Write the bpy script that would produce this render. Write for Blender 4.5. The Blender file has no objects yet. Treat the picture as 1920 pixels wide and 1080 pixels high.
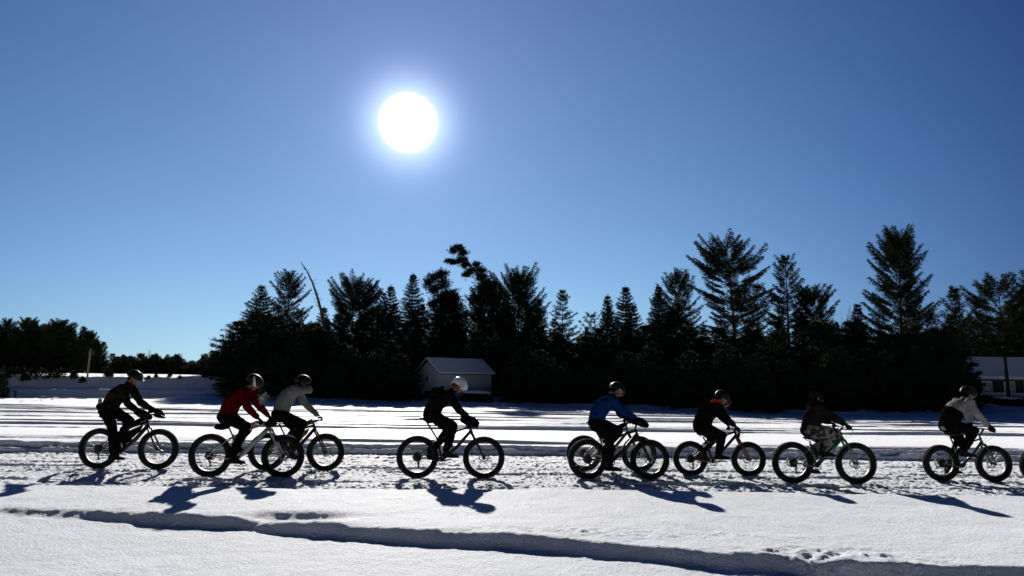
import bpy, math, random
import numpy as np
from mathutils import Vector, Matrix
random.seed(7); rng = np.random.default_rng(7)
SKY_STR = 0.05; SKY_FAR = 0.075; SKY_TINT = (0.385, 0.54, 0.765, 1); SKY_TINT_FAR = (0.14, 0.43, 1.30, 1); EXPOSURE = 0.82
HZ_K = 5.0; HZ_A = 0.33; DUST = 0.05
GLOW2 = 0.95; GLOW3 = 0.155; GLOW4 = 0.30
SNOW_COL = (0.74, 0.815, 0.90); SNOW_ROUGH = 0.7; SNOW_SPEC = 0.12; SNOW_SHEEN = 0.6; SNOW_BUMP = 0.75
scene = bpy.context.scene
rad = math.radians

# ---------------------------------------------------------------- camera
F_PX = 1331.0; CX, CY = 960.0, 540.0; CAM_Z = 1.72
PITCH = math.atan(172.0 / F_PX); ROLL = rad(0.77)
cam_data = bpy.data.cameras.new("camera"); cam = bpy.data.objects.new("camera", cam_data)
scene.collection.objects.link(cam); scene.camera = cam
cam_data.sensor_width = 36.0; cam_data.lens = F_PX / 1920 * 36.0
cam_data.clip_start = 0.05; cam_data.clip_end = 6000
CAM_R = Matrix.Rotation(rad(90) + PITCH, 3, 'X') @ Matrix.Rotation(ROLL, 3, 'Z')
cam.matrix_world = Matrix.Translation((0, 0, CAM_Z)) @ CAM_R.to_4x4()
CAM_P = Vector((0, 0, CAM_Z))
def ray(px, py): return (CAM_R @ Vector(((px - CX) / F_PX, -(py - CY) / F_PX, -1))).normalized()
def ground(px, py, z=0.0):
    d = ray(px, py); return CAM_P + d * ((z - CAM_Z) / d.z)
def at_depth(px, py, Y):
    d = ray(px, py); return CAM_P + d * (Y / d.y)

# ---------------------------------------------------------------- sky and sun
SUN = ray(765, 230)
SUN_EL = math.asin(SUN.z); SUN_AZ = math.atan2(SUN.x, SUN.y)     # azimuth from +Y towards +X
world = bpy.data.worlds.new("World"); scene.world = world; world.use_nodes = True
nt = world.node_tree; nt.nodes.clear(); N = nt.nodes.new; Lk = nt.links.new
sky = N('ShaderNodeTexSky'); sky.sky_type = 'NISHITA'; sky.sun_disc = False
sky.sun_elevation = SUN_EL; sky.sun_rotation = SUN_AZ
sky.air_density = 1.0; sky.dust_density = DUST; sky.ozone_density = 2.2; sky.altitude = 300
tc = N('ShaderNodeTexCoord')
dp = N('ShaderNodeVectorMath'); dp.operation = 'DOT_PRODUCT'; dp.inputs[1].default_value = SUN
nrm = N('ShaderNodeVectorMath'); nrm.operation = 'NORMALIZE'
Lk(tc.outputs['Generated'], nrm.inputs[0]); Lk(nrm.outputs[0], dp.inputs[0])
def M(op, a, b=None, c=None, clamp=False):
    n = N('ShaderNodeMath'); n.operation = op; n.use_clamp = clamp
    for i, v in enumerate((a, b, c)):
        if v is None: continue
        if isinstance(v, (int, float)): n.inputs[i].default_value = v
        else: Lk(v, n.inputs[i])
    return n.outputs[0]
ang = M('MULTIPLY', M('ARCCOSINE', M('MINIMUM', dp.outputs['Value'], 1.0)), 57.29578)   # degrees from the sun
# sky made darker and bluer away from the sun to deepen shade, plus aureole
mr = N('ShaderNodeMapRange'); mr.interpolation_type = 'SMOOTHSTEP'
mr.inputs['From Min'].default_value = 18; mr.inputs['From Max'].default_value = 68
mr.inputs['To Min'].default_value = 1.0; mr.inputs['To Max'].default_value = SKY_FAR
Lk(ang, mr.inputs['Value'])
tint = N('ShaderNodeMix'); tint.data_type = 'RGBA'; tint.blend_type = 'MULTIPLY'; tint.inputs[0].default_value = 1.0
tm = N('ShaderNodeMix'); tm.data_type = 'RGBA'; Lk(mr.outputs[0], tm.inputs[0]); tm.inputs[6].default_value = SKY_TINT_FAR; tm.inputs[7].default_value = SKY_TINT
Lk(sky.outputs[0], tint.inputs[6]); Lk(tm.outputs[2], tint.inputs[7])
sep = N('ShaderNodeSeparateXYZ'); Lk(nrm.outputs[0], sep.inputs[0])
# thin dry air: the horizon stays blue instead of turning white
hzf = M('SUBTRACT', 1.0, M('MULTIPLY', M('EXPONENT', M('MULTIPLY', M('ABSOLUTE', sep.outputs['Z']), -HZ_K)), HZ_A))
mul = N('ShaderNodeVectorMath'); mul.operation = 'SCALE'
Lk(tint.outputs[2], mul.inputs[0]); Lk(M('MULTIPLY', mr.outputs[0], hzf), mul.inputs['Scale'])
def gauss(amp, s, p=1.0):   # amp*exp(-(ang/s)^p)
    return M('MULTIPLY', M('EXPONENT', M('MULTIPLY', M('POWER', M('DIVIDE', ang, s), p), -1.0)), amp)
bg = N('ShaderNodeBackground'); bg.inputs[1].default_value = SKY_STR
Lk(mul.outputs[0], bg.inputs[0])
def glow(col, val):
    b = N('ShaderNodeBackground'); b.inputs[0].default_value = (*col, 1); Lk(val, b.inputs[1]); return b
g1 = glow((1.0, 0.98, 0.95), gauss(2.5, 2.0, 9))            # the disc itself, blown out
g2 = glow((0.75, 0.85, 1.0), gauss(GLOW2, 2.4, 1.7))
g3 = glow((0.50, 0.62, 1.0), gauss(GLOW3, 13.0, 1.2))
g4 = glow((0.42, 0.72, 1.0), M('MULTIPLY', M('MULTIPLY', M('EXPONENT', M('MULTIPLY', M('ABSOLUTE', sep.outputs['Z']), -7.0)), GLOW4), mr.outputs[0]))
out = N('ShaderNodeOutputWorld')
def add(a, b):
    s = N('ShaderNodeAddShader'); Lk(a.outputs[0], s.inputs[0]); Lk(b.outputs[0], s.inputs[1]); return s
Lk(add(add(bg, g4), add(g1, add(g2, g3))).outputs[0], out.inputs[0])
sd = bpy.data.lights.new("sun", 'SUN'); sd.energy = 5.0; sd.angle = rad(0.53); sd.color = (1.0, 0.93, 0.86)
sun = bpy.data.objects.new("sun", sd); scene.collection.objects.link(sun)
sun.rotation_euler = SUN.to_track_quat('Z', 'Y').to_euler()
vs = scene.view_settings; vs.view_transform = 'Standard'; vs.look = 'None'; vs.gamma = 1.0; vs.exposure = EXPOSURE
scene.display_settings.display_device = 'sRGB'
scene.cycles.max_bounces = 5; scene.cycles.diffuse_bounces = 1; scene.cycles.transparent_max_bounces = 8
scene.cycles.volume_bounces = 1
try: scene.cycles.use_denoising = True
except Exception: pass

# ---------------------------------------------------------------- numpy noise
def _hash(ix, iy, seed):
    n = (ix.astype(np.int64) * 374761393 + iy.astype(np.int64) * 668265263 + seed * 1274126177) & 0xffffffff
    n = ((n ^ (n >> 13)) * 1274126177) & 0xffffffff
    return ((n ^ (n >> 16)) & 0xffff) / 65535.0
def vnoise(x, y, seed=0):
    ix = np.floor(x); iy = np.floor(y); fx = x - ix; fy = y - iy
    ux = fx * fx * fx * (fx * (fx * 6 - 15) + 10); uy = fy * fy * fy * (fy * (fy * 6 - 15) + 10)
    a = _hash(ix, iy, seed); b = _hash(ix + 1, iy, seed); c = _hash(ix, iy + 1, seed); d = _hash(ix + 1, iy + 1, seed)
    return (a + (b - a) * ux + (c - a) * uy + (a - b - c + d) * ux * uy) * 2 - 1
def fbm(x, y, seed=0, o=4):
    s = 0; a = 0.5
    for i in range(o): s = s + a * vnoise(x, y, seed + i * 17); x = x * 2.03 + 11.3; y = y * 2.03 + 5.7; a *= 0.5
    return s
def sstep(a, b, x):
    t = np.clip((x - a) / (b - a), 0, 1); return t * t * (3 - 2 * t)

# ---------------------------------------------------------------- materials
MATS = {}
def new_mat(name):
    m = bpy.data.materials.new(name); m.use_nodes = True
    return m, m.node_tree, m.node_tree.nodes['Principled BSDF']
def mat(name, col, rough=0.7, metal=0.0, var=0.25, scale=6.0, bump=0.0, bscale=40.0, spec=0.3, coat=0.0, col2=None, detail=4.0, sharp=False):
    """principled with procedural colour variation and bump"""
    if name in MATS: return MATS[name]
    m, t, b = new_mat(name)
    b.inputs['Roughness'].default_value = rough; b.inputs['Metallic'].default_value = metal
    b.inputs['Specular IOR Level'].default_value = spec; b.inputs['Coat Weight'].default_value = coat
    tcn = t.nodes.new('ShaderNodeTexCoord')
    no = t.nodes.new('ShaderNodeTexNoise'); no.inputs['Scale'].default_value = scale; no.inputs['Detail'].default_value = detail
    t.links.new(tcn.outputs['Object'], no.inputs['Vector'])
    r = t.nodes.new('ShaderNodeValToRGB')
    lo = tuple(c * (1 - var) for c in col) if col2 is None else col2
    hi = tuple(min(1, c * (1 + var)) for c in col) if col2 is None else col
    r.color_ramp.elements[0].color = (*lo, 1); r.color_ramp.elements[1].color = (*hi, 1)
    r.color_ramp.elements[0].position = 0.46 if sharp else 0.3; r.color_ramp.elements[1].position = 0.52 if sharp else 0.7
    t.links.new(no.outputs['Fac'], r.inputs['Fac']); t.links.new(r.outputs['Color'], b.inputs['Base Color'])
    if bump:
        n2 = t.nodes.new('ShaderNodeTexNoise'); n2.inputs['Scale'].default_value = bscale; n2.inputs['Detail'].default_value = 5
        t.links.new(tcn.outputs['Object'], n2.inputs['Vector'])
        bp = t.nodes.new('ShaderNodeBump'); bp.inputs['Strength'].default_value = bump; bp.inputs['Distance'].default_value = 0.02
        t.links.new(n2.outputs['Fac'], bp.inputs['Height']); t.links.new(bp.outputs['Normal'], b.inputs['Normal'])
    MATS[name] = m; return m

def snow_mat(name, scale=1.0, bs=0.5):
    m, t, b = new_mat(name)
    b.inputs['Base Color'].default_value = (*SNOW_COL, 1)
    b.inputs['Roughness'].default_value = SNOW_ROUGH; b.inputs['Specular IOR Level'].default_value = SNOW_SPEC
    b.inputs['IOR'].default_value = 1.31
    b.inputs['Sheen Weight'].default_value = SNOW_SHEEN; b.inputs['Sheen Roughness'].default_value = 0.35
    tcn = t.nodes.new('ShaderNodeTexCoord')
    def noi(s, d):
        n = t.nodes.new('ShaderNodeTexNoise'); n.inputs['Scale'].default_value = s; n.inputs['Detail'].default_value = d
        n.inputs['Roughness'].default_value = 0.65
        t.links.new(tcn.outputs['Object'], n.inputs['Vector']); return n
    n1 = noi(34 * scale, 4); n2 = noi(5 * scale, 4)
    b1 = t.nodes.new('ShaderNodeBump'); b1.inputs['Strength'].default_value = bs; b1.inputs['Distance'].default_value = 0.035 / scale
    b2 = t.nodes.new('ShaderNodeBump'); b2.inputs['Strength'].default_value = 0.35; b2.inputs['Distance'].default_value = 0.04 / scale
    t.links.new(n2.outputs['Fac'], b2.inputs['Height']); t.links.new(n1.outputs['Fac'], b1.inputs['Height'])
    sx_ = t.nodes.new('ShaderNodeSeparateXYZ'); t.links.new(tcn.outputs['Object'], sx_.inputs[0])      # wind-smoothed out on the lake
    fm = t.nodes.new('ShaderNodeMapRange'); fm.inputs['From Min'].default_value = 13; fm.inputs['From Max'].default_value = 20
    fm.inputs['To Min'].default_value = bs; fm.inputs['To Max'].default_value = bs * .2; t.links.new(sx_.outputs['Y'], fm.inputs['Value']); t.links.new(fm.outputs[0], b1.inputs['Strength'])
    t.links.new(b2.outputs['Normal'], b1.inputs['Normal']); t.links.new(b1.outputs['Normal'], b.inputs['Normal'])
    MATS[name] = m; return m

# ---------------------------------------------------------------- object helpers
COL = scene.collection
def tag(o, label=None, cat=None, group=None, kind=None):
    if label: o['label'] = label
    if cat: o['category'] = cat
    if group: o['group'] = group
    if kind: o['kind'] = kind
    return o
def empty(name, loc=(0, 0, 0), rz=0.0):
    o = bpy.data.objects.new(name, None); COL.objects.link(o); o.location = loc; o.rotation_euler = (0, 0, rz)
    o.empty_display_size = 0.2; return o
def link_mesh(name, me, m, parent=None, smooth=True):
    o = bpy.data.objects.new(name, me); COL.objects.link(o)
    if m is not None:
        for mm in (m if isinstance(m, (list, tuple)) else [m]): me.materials.append(mm)
    if parent is not None: o.parent = parent
    if smooth: me.shade_smooth()
    return o
def np_mesh(name, V, Fc):
    """V (n,3), Fc (m,k) arrays -> mesh"""
    V = np.asarray(V, np.float32); Fc = np.asarray(Fc, np.int32)
    me = bpy.data.meshes.new(name); k = Fc.shape[1]
    me.vertices.add(len(V)); me.vertices.foreach_set('co', V.ravel())
    me.loops.add(Fc.size); me.loops.foreach_set('vertex_index', Fc.ravel())
    me.polygons.add(len(Fc)); me.polygons.foreach_set('loop_start', np.arange(0, Fc.size, k, dtype=np.int32))
    me.update(calc_edges=True); me.validate(); return me
class MB:
    """collects shapes, builds them as ONE mesh"""
    def __init__(s): s.v = []; s.f = []; s.mi = []; s.cur = 0
    def _add(s, vs_, fs):
        n = len(s.v); s.v += [tuple(p) for p in vs_]; s.f += [tuple(i + n for i in f) for f in fs]; s.mi += [s.cur] * len(fs)
    def box(s, c, size, rot=None):
        c = Vector(c); h = Vector(size) * 0.5
        vs_ = []
        for dx in (-1, 1):
            for dy in (-1, 1):
                for dz in (-1, 1):
                    p = Vector((dx * h.x, dy * h.y, dz * h.z))
                    if rot is not None: p = rot @ p
                    vs_.append(c + p)
        s._add(vs_, [(0, 1, 3, 2), (4, 6, 7, 5), (0, 4, 5, 1), (2, 3, 7, 6), (0, 2, 6, 4), (1, 5, 7, 3)])
    def prism(s, pts, axis_vec):
        """closed outline pts (3D) extruded by axis_vec"""
        a = Vector(axis_vec); n = len(pts); P = [Vector(p) for p in pts]
        s._add(P + [p + a for p in P], [tuple(range(n))[::-1], tuple(range(n, 2 * n))] +
               [(i, (i + 1) % n, n + (i + 1) % n, n + i) for i in range(n)])
    def tube(s, path, radii, seg=10, side=None, caps=True, round_caps=False):
        """sweep; radii: scalar or (a,b) with a along 'side' axis"""
        P = [Vector(p) for p in path]; R_ = [r if isinstance(r, (tuple, list)) else (r, r) for r in (radii if isinstance(radii, (list, tuple)) else [radii] * len(P))]
        if round_caps:
            def ext(P, R_, i0, i1):
                d = (P[i0] - P[i1]).normalized(); pts = []; rr = []
                r = (R_[i0][0] + R_[i0][1]) / 2
                for k in (0.4, 0.75, 0.97):
                    pts.append(P[i0] + d * r * k); q = math.sqrt(1 - k * k); rr.append((R_[i0][0] * q, R_[i0][1] * q))
                return pts, rr
            a, ar = ext(P, R_, 0, 1); b_, br = ext(P, R_, -1, -2)
            P = a[::-1] + P + b_; R_ = ar[::-1] + R_ + br
        rings = []; prev = Vector(side) if side is not None else None
        for i, p in enumerate(P):
            t = (P[min(i + 1, len(P) - 1)] - P[max(i - 1, 0)])
            t = t.normalized() if t.length > 1e-9 else Vector((0, 0, 1))
            if prev is None: prev = t.orthogonal()
            ref = Vector(side) if side is not None else prev
            a = (ref - t * ref.dot(t))
            if a.length < 1e-5: a = t.orthogonal()
            a.normalize(); b_ = t.cross(a)
            if side is None: prev = a
            rings.append([p + a * (R_[i][0] * math.cos(k * 2 * math.pi / seg)) + b_ * (R_[i][1] * math.sin(k * 2 * math.pi / seg)) for k in range(seg)])
        vs_ = [q for r in rings for q in r]; fs = []
        for i in range(len(rings) - 1):
            for k in range(seg):
                k2 = (k + 1) % seg; fs.append((i * seg + k, i * seg + k2, (i + 1) * seg + k2, (i + 1) * seg + k))
        if caps: fs.append(tuple(range(seg))[::-1]); fs.append(tuple((len(rings) - 1) * seg + k for k in range(seg)))
        s._add(vs_, fs)
    def ell(s, c, r, rot=None, seg=14, rings=9):
        c = Vector(c); vs_ = []; fs = []
        for i in range(rings + 1):
            th = math.pi * i / rings
            for k in range(seg):
                ph = 2 * math.pi * k / seg
                p = Vector((r[0] * math.sin(th) * math.cos(ph), r[1] * math.sin(th) * math.sin(ph), r[2] * math.cos(th)))
                if rot is not None: p = rot @ p
                vs_.append(c + p)
        for i in range(rings):
            for k in range(seg):
                k2 = (k + 1) % seg; fs.append((i * seg + k, (i + 1) * seg + k, (i + 1) * seg + k2, i * seg + k2))
        s._add(vs_, fs)
    def ring(s, c, R_, prof, seg=64, flip=False):
        """lathe round the local Y axis at c; prof: list of (radius, y) closed profile"""
        c = Vector(c); n = len(prof); vs_ = []; fs = []
        for i in range(seg):
            a = 2 * math.pi * i / seg
            for (r, y) in prof: vs_.append(c + Vector((r * math.cos(a), y, r * math.sin(a))))
        for i in range(seg):
            i2 = (i + 1) % seg
            for k in range(n):
                k2 = (k + 1) % n; fs.append((i * n + k, i * n + k2, i2 * n + k2, i2 * n + k))
        s._add(vs_, fs)
    def mesh(s, name):
        me = bpy.data.meshes.new(name); me.from_pydata(s.v, [], s.f); me.update()
        if any(s.mi): me.polygons.foreach_set('material_index', s.mi)
        return me
    def build(s, name, m, parent=None, smooth=False, bevel=0.0):
        o = link_mesh(name, s.mesh(name), m, parent, smooth)
        return o
    def remesh(s, name, m, voxel, smooth_it, parent=None, disp=None):
        """fuse everything collected into one continuous skin"""
        me = s.mesh(name + '_src'); o = bpy.data.objects.new('tmp_' + name, me); COL.objects.link(o)
        rm = o.modifiers.new('r', 'REMESH'); rm.mode = 'VOXEL'; rm.voxel_size = voxel
        sm = o.modifiers.new('s', 'SMOOTH'); sm.iterations = smooth_it; sm.factor = 0.5
        dg = bpy.context.evaluated_depsgraph_get(); res = bpy.data.meshes.new_from_object(o.evaluated_get(dg), depsgraph=dg)
        bpy.data.objects.remove(o); bpy.data.meshes.remove(me); res.materials.clear(); res.name = name
        if disp is not None:
            n = len(res.vertices); co = np.empty(n * 3, np.float32); res.vertices.foreach_get('co', co); co = co.reshape(-1, 3)
            no = np.empty(n * 3, np.float32); res.vertices.foreach_get('normal', no); no = no.reshape(-1, 3)
            co += no * disp(co)[:, None].astype(np.float32); res.vertices.foreach_set('co', co.ravel()); res.update()
        return link_mesh(name, res, m, parent, True)
def copy_tree(o, parent=None):
    c = o.copy(); COL.objects.link(c); c.parent = parent
    for ch in list(o.children): copy_tree(ch, c)
    return c
# ---------------------------------------------------------------- terrain
def edge_pts(pts, z):
    q = sorted((ground(a, b, z)[:2] for a, b in pts)); return np.array([p[0] for p in q]), np.array([p[1] for p in q])
def interp_line(pts, z):
    xs, ys = edge_pts(pts, z)
    def f(x):
        s0 = (ys[1] - ys[0]) / (xs[1] - xs[0]); s1 = (ys[-1] - ys[-2]) / (xs[-1] - xs[-2])
        r = np.interp(x, xs, ys)
        r = np.where(x < xs[0], ys[0] + np.clip(s0, -.2, .2) * (x - xs[0]), r)
        return np.where(x > xs[-1], ys[-1] + np.clip(s1, -.2, .2) * (x - xs[-1]), r)
    return f
NEAR_Z, LAKE_Z = 0.18, 0.19
E = interp_line([(0, 909), (960, 917), (1920, 929)], NEAR_Z)                       # near edge of the packed trail
B1 = interp_line([(0, 840), (960, 846), (1920, 858)], 0.095)                        # far berm, lower step
B2 = interp_line([(0, 829), (960, 837), (1920, 848)], LAKE_Z)                      # far berm, upper step
T1 = interp_line([(0, 951), (150, 955), (250, 958), (480, 967), (600, 978), (720, 988), (960, 1004), (1100, 1012), (1250, 1025), (1350, 1033), (1460, 1037), (1620, 1050), (1920, 1064)], NEAR_Z)
T2 = interp_line([(1400, 1080), (1560, 1066), (1700, 1069), (1920, 1078)], 0.10)
S_ = interp_line([(0, 746), (420, 750), (560, 754), (800, 758), (1000, 763), (1200, 769), (1400, 776), (1600, 781), (1920, 784)], LAKE_Z)
TR_YAW = math.atan2(float(E(5.0) - E(-5.0)), 10.0)
GR = []
_r = random.Random(3)
for py, dep in [(830, .10), (833, .05), (805, .11), (801, .05), (797, .05), (789, .08), (793, .04), (784, .06), (777, .08), (780, .04), (773, .05), (768, .06), (765, .05), (760, .05), (757, .04), (754, .05), (751, .04), (749, .05), (816, .012), (824, .012), (811, .02)]:
    y0 = ground(960, py, LAKE_Z).y; GR.append((y0, dep * (1 + (y0 - 20) * .015), _r.uniform(-.02, .03), _r.random() * 100, (.07 + dep * .9) * (1 + (y0 - 20) * .015)))
for i in range(34):
    y0 = _r.uniform(17.5, 48); dep = _r.uniform(.02, .045); GR.append((y0, dep * (1 + (y0 - 20) * .02), _r.uniform(-.05, .07), _r.random() * 100, .07 + dep + (y0 - 20) * .003))
def height_near(x, y):
    big = 0.05 * fbm(x * .35, y * .35, 21, 3) + 0.012 * fbm(x * 2.2, y * 2.2, 22, 3) + .003 * fbm(x * 27, y * 17, 23, 1) + .004 * fbm(x * 11, y * 9, 24, 2)
    t1 = T1(x) + .05 * fbm(x * .7, x * 0, 31, 3) + .02 * fbm(x * 6, x * 0 + 4, 32, 2)
    left = sstep(-6.6, -3.0, x)
    drop = (.032 + .088 * left)
    d1 = t1 - y
    wv = .25 + .03 * fbm(x * 2, x * 0, 33)
    zn = NEAR_Z + big - drop * sstep(0, 1, d1 / wv)
    zn = zn + .016 * np.exp(-((d1 + .05) / .16) ** 2) * fbm(x * 2.5, y * 3, 36, 3)
    # chunky edges of the step
    zn = zn + np.exp(-((d1 - .1) / .28) ** 2) * (.016 * fbm(x * 5, y * 5, 34, 4))
    # hollow beside the step and the crumbled patch at right
    hp = ground(555, 968, NEAR_Z); u = (x - hp.x) / .62; v = (y - hp.y - .06) / .20
    zn = zn - .075 * np.exp(-(u * u + v * v) ** 1.5)
    cp = ground(1560, 1047, NEAR_Z - .05); u = (x - cp.x) / .75; v = (y - cp.y) / .3
    zn = zn + np.exp(-(u * u + v * v)) * .05 * fbm(x * 7, y * 10, 35, 3)
    cp = ground(1180, 1000, NEAR_Z); u = (x - cp.x) / 1.9; v = (y - cp.y) / .22
    zn = zn + np.exp(-(u * u + v * v)) * .022 * fbm(x * 9, y * 12, 38, 4)
    d2 = T2(x) + .05 * fbm(x * 2, x * 0, 37) - y
    zn = zn - .07 * sstep(0, .14, d2) * sstep(2.0, 2.7, x)
    return zn
def height_trail(x, y, e):
    # packed trail: crunchy, ribbed lengthways
    rough = .026 * fbm(x * 24, y * 12, 41, 2) + .026 * fbm(x * .8, y * 8, 42, 3) + .012 * fbm(x * 9, y * 12, 43, 2)
    zt = rough + .006 * np.sin((y - e) * 9 + 2 * fbm(x * .3, y * .3, 44))
    for q0, q1, aa in ((.6, .11, .03), (1.9, .10, .05), (3.0, .12, .03), (3.7, .1, .04)):
        q = (y - e - q0 - .12 * fbm(x * .25, x * 0 + q0, 45)) / q1; zt = zt + aa * q * np.exp(-q * q) * 1.5 * np.clip(.6 + fbm(x * .3 + q0, x * 0, 46), 0, 1)
    return zt
def height_lake(x, y, b2):
    # between the two berm steps and on the lake beyond
    zl = LAKE_Z + .03 * fbm(x * .25, y * .8, 61, 3) + .006 * fbm(x * 3, y * 6, 62, 3) + .05 * np.exp(-((y - b2 - .15) / .2) ** 2) * (fbm(x * 1.5, y * 3, 63) + .4)
    for (y0, dep, sl, sd_, w) in GR:
        yy = y0 + sl * x + .25 * fbm(x * .12 + sd_, x * 0 + sd_, 70, 2) + .03 * fbm(x * 1.8 + sd_, x * 0, 71, 2)
        amp = dep * np.clip(.75 + 1.3 * fbm(x * .17 + sd_, x * 0 + 5, 72, 2), .0, 1.4)
        q = (y - yy) / w
        zl = zl + amp * (np.clip(q, 0, None) * np.exp(-q * q) * 1.4 - np.clip(-q, 0, None) * np.exp(-q * q) * .9)

    return zl
def height(x, y):
    x = np.asarray(x, float); y = np.asarray(y, float)
    e = E(x) + 0.03 * fbm(x * 1.1, x * 0 + 3, 5) ; b1 = B1(x) + .10 * fbm(x * .9, x * 0, 8) + .05 * fbm(x * 5, x * 0, 18); b2 = B2(x) + .12 * fbm(x * .8, x * 0 + 9, 9) + .06 * fbm(x * 4, x * 0 + 9, 19)
    near, mid, far_ = y.min() < 11.2, (y.min() < 17.2 and y.max() > 9), y.max() > 14; zn = zt = zb = zl = x * 0 + LAKE_Z
    # near snow with its step
    if near: zn = height_near(x, y)
    if mid: zt = height_trail(x, y, e); zb = LAKE_Z * .5 + .08 * fbm(x * 1.3, y * 5, 51, 4) + .07 * np.exp(-((y - (b1 + .30 * (b2 - b1))) / .09) ** 2) * (.6 + fbm(x * 1.7, x * 0, 53, 3)) + .018 * fbm(x * 12, y * 12, 52, 2)
    if far_: zl = height_lake(x, y, b2)
    k1 = sstep(0, .15, y - b1); k2 = sstep(0, .15, y - b2)
    z = zt * (1 - k1) + zb * k1; z = z * (1 - k2) + zl * k2
    ke = sstep(-.03, .07, y - e)
    z = zn * (1 - ke) + z * ke
    # shore
    if y.max() < 28: return z
    d = y - S_(x)
    n1 = fbm(x * .3, y * .3, 81, 4); n2 = fbm(x * 1.3, y * 1.3, 82, 3)
    zs = .16 * sstep(0, 1.2, d) + .35 * sstep(2, 14, d) + .5 * sstep(10, 40, d) + sstep(0, 2, d) * (.16 * n1 + .12 * n2)
    zk = np.interp(d, [0, .1, 1.5, 2.0, 3.7, 4.3, 12, 30, 60], [0, .05, .76, .78, 1.58, 1.64, 1.74, 1.65, 1.5]) - LAKE_Z * sstep(0, 1, d) + sstep(.2, 1, d) * (.03 * n2 + .02 * n1 + .03 * fbm(x * 3.1, y * 2.0, 83, 3)) * sstep(11, 7, d)
    kb = sstep(-12.0, -16.0, x)
    z = z + zs * (1 - kb) + zk * kb
    # long low drift at the foot of the bank
    dp_ = ground(365, 750, LAKE_Z); z = z + .22 * np.exp(-((x - dp_.x) / 1.7) ** 4 - ((y - dp_.y) / .9) ** 2)
    z = z - LAKE_Z * 0
    return z
def hz(x, y): return float(height(np.array([x]), np.array([y]))[0])
def build_ground():
    ys = [np.arange(-6, 3.5, .25), np.arange(3.5, 9.0, .028), np.arange(9.0, 17.2, .023), np.arange(17.2, 24, .035), np.arange(24, 36, .06),
          np.arange(36, 66, .16), np.arange(66, 110, .8), 110 * 1.12 ** np.arange(0, 30)]
    ys = np.concatenate(ys)
    us = np.linspace(-.95, .95, 1150); side = .95 * 1.18 ** np.arange(1, 34)
    us = np.concatenate([-side[::-1], us, side])
    Yg, U = np.meshgrid(ys, us, indexing='ij'); W = np.maximum(Yg, 0) * .86 + 1.6
    W = np.where(Yg < 0, 1.6 , W); Xg = U * W
    Zg = np.concatenate([height(Xg[i:i + 40], Yg[i:i + 40]) for i in range(0, len(ys), 40)])
    far = sstep(110, 200, Yg); Zg = Zg * (1 - far) + 1.5 * far
    V = np.stack([Xg, Yg, Zg], -1).reshape(-1, 3); ny, nx = Xg.shape
    i = np.arange(ny - 1)[:, None] * nx + np.arange(nx - 1)[None]
    Fc = np.stack([i, i + 1, i + nx + 1, i + nx], -1).reshape(-1, 4)
    o = link_mesh('snow_ground', np_mesh('snow_ground', V, Fc), snow_mat('snow', 1.0, SNOW_BUMP)); tag(o, 'snow covered frozen lake with packed trail and snowbank', kind='structure'); return o
build_ground()

# ---------------------------------------------------------------- trees
bark = mat('bark', (.045, .035, .028), .9, bump=.6, bscale=14, scale=3)
bark_grey = mat('bark_grey', (.12, .11, .10), .9, bump=.6, bscale=14, scale=3)
needle = mat('pine_needles', (.030, .048, .018), .9, scale=1.2, var=.45, spec=.06)
needle2 = mat('spruce_needles', (.018, .032, .018), .9, scale=1.2, var=.45, spec=.06)
twig_m = mat('twigs', (.10, .08, .065), .9, scale=2)
def tufts(P, Dn, n, L, w, spread, rg):
    """P (k,3) points, Dn (k,3) directions -> triangles"""
    k = len(P); P = np.repeat(P, n, 0); D = np.repeat(Dn, n, 0) + rg.normal(0, spread, (k * n, 3))
    D /= np.linalg.norm(D, axis=1)[:, None] + 1e-9
    base = P + rg.normal(0, L * .25, P.shape)
    s = np.cross(D, rg.normal(0, 1, D.shape)); s /= np.linalg.norm(s, axis=1)[:, None] + 1e-9
    LL = L * rg.uniform(.6, 1.25, (k * n, 1)); ww = w * rg.uniform(.6, 1.3, (k * n, 1))
    V = np.stack([base - s * ww * .5, base + s * ww * .5, base + D * LL + s * ww * .15, ], 1).reshape(-1, 3)
    return V
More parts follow.
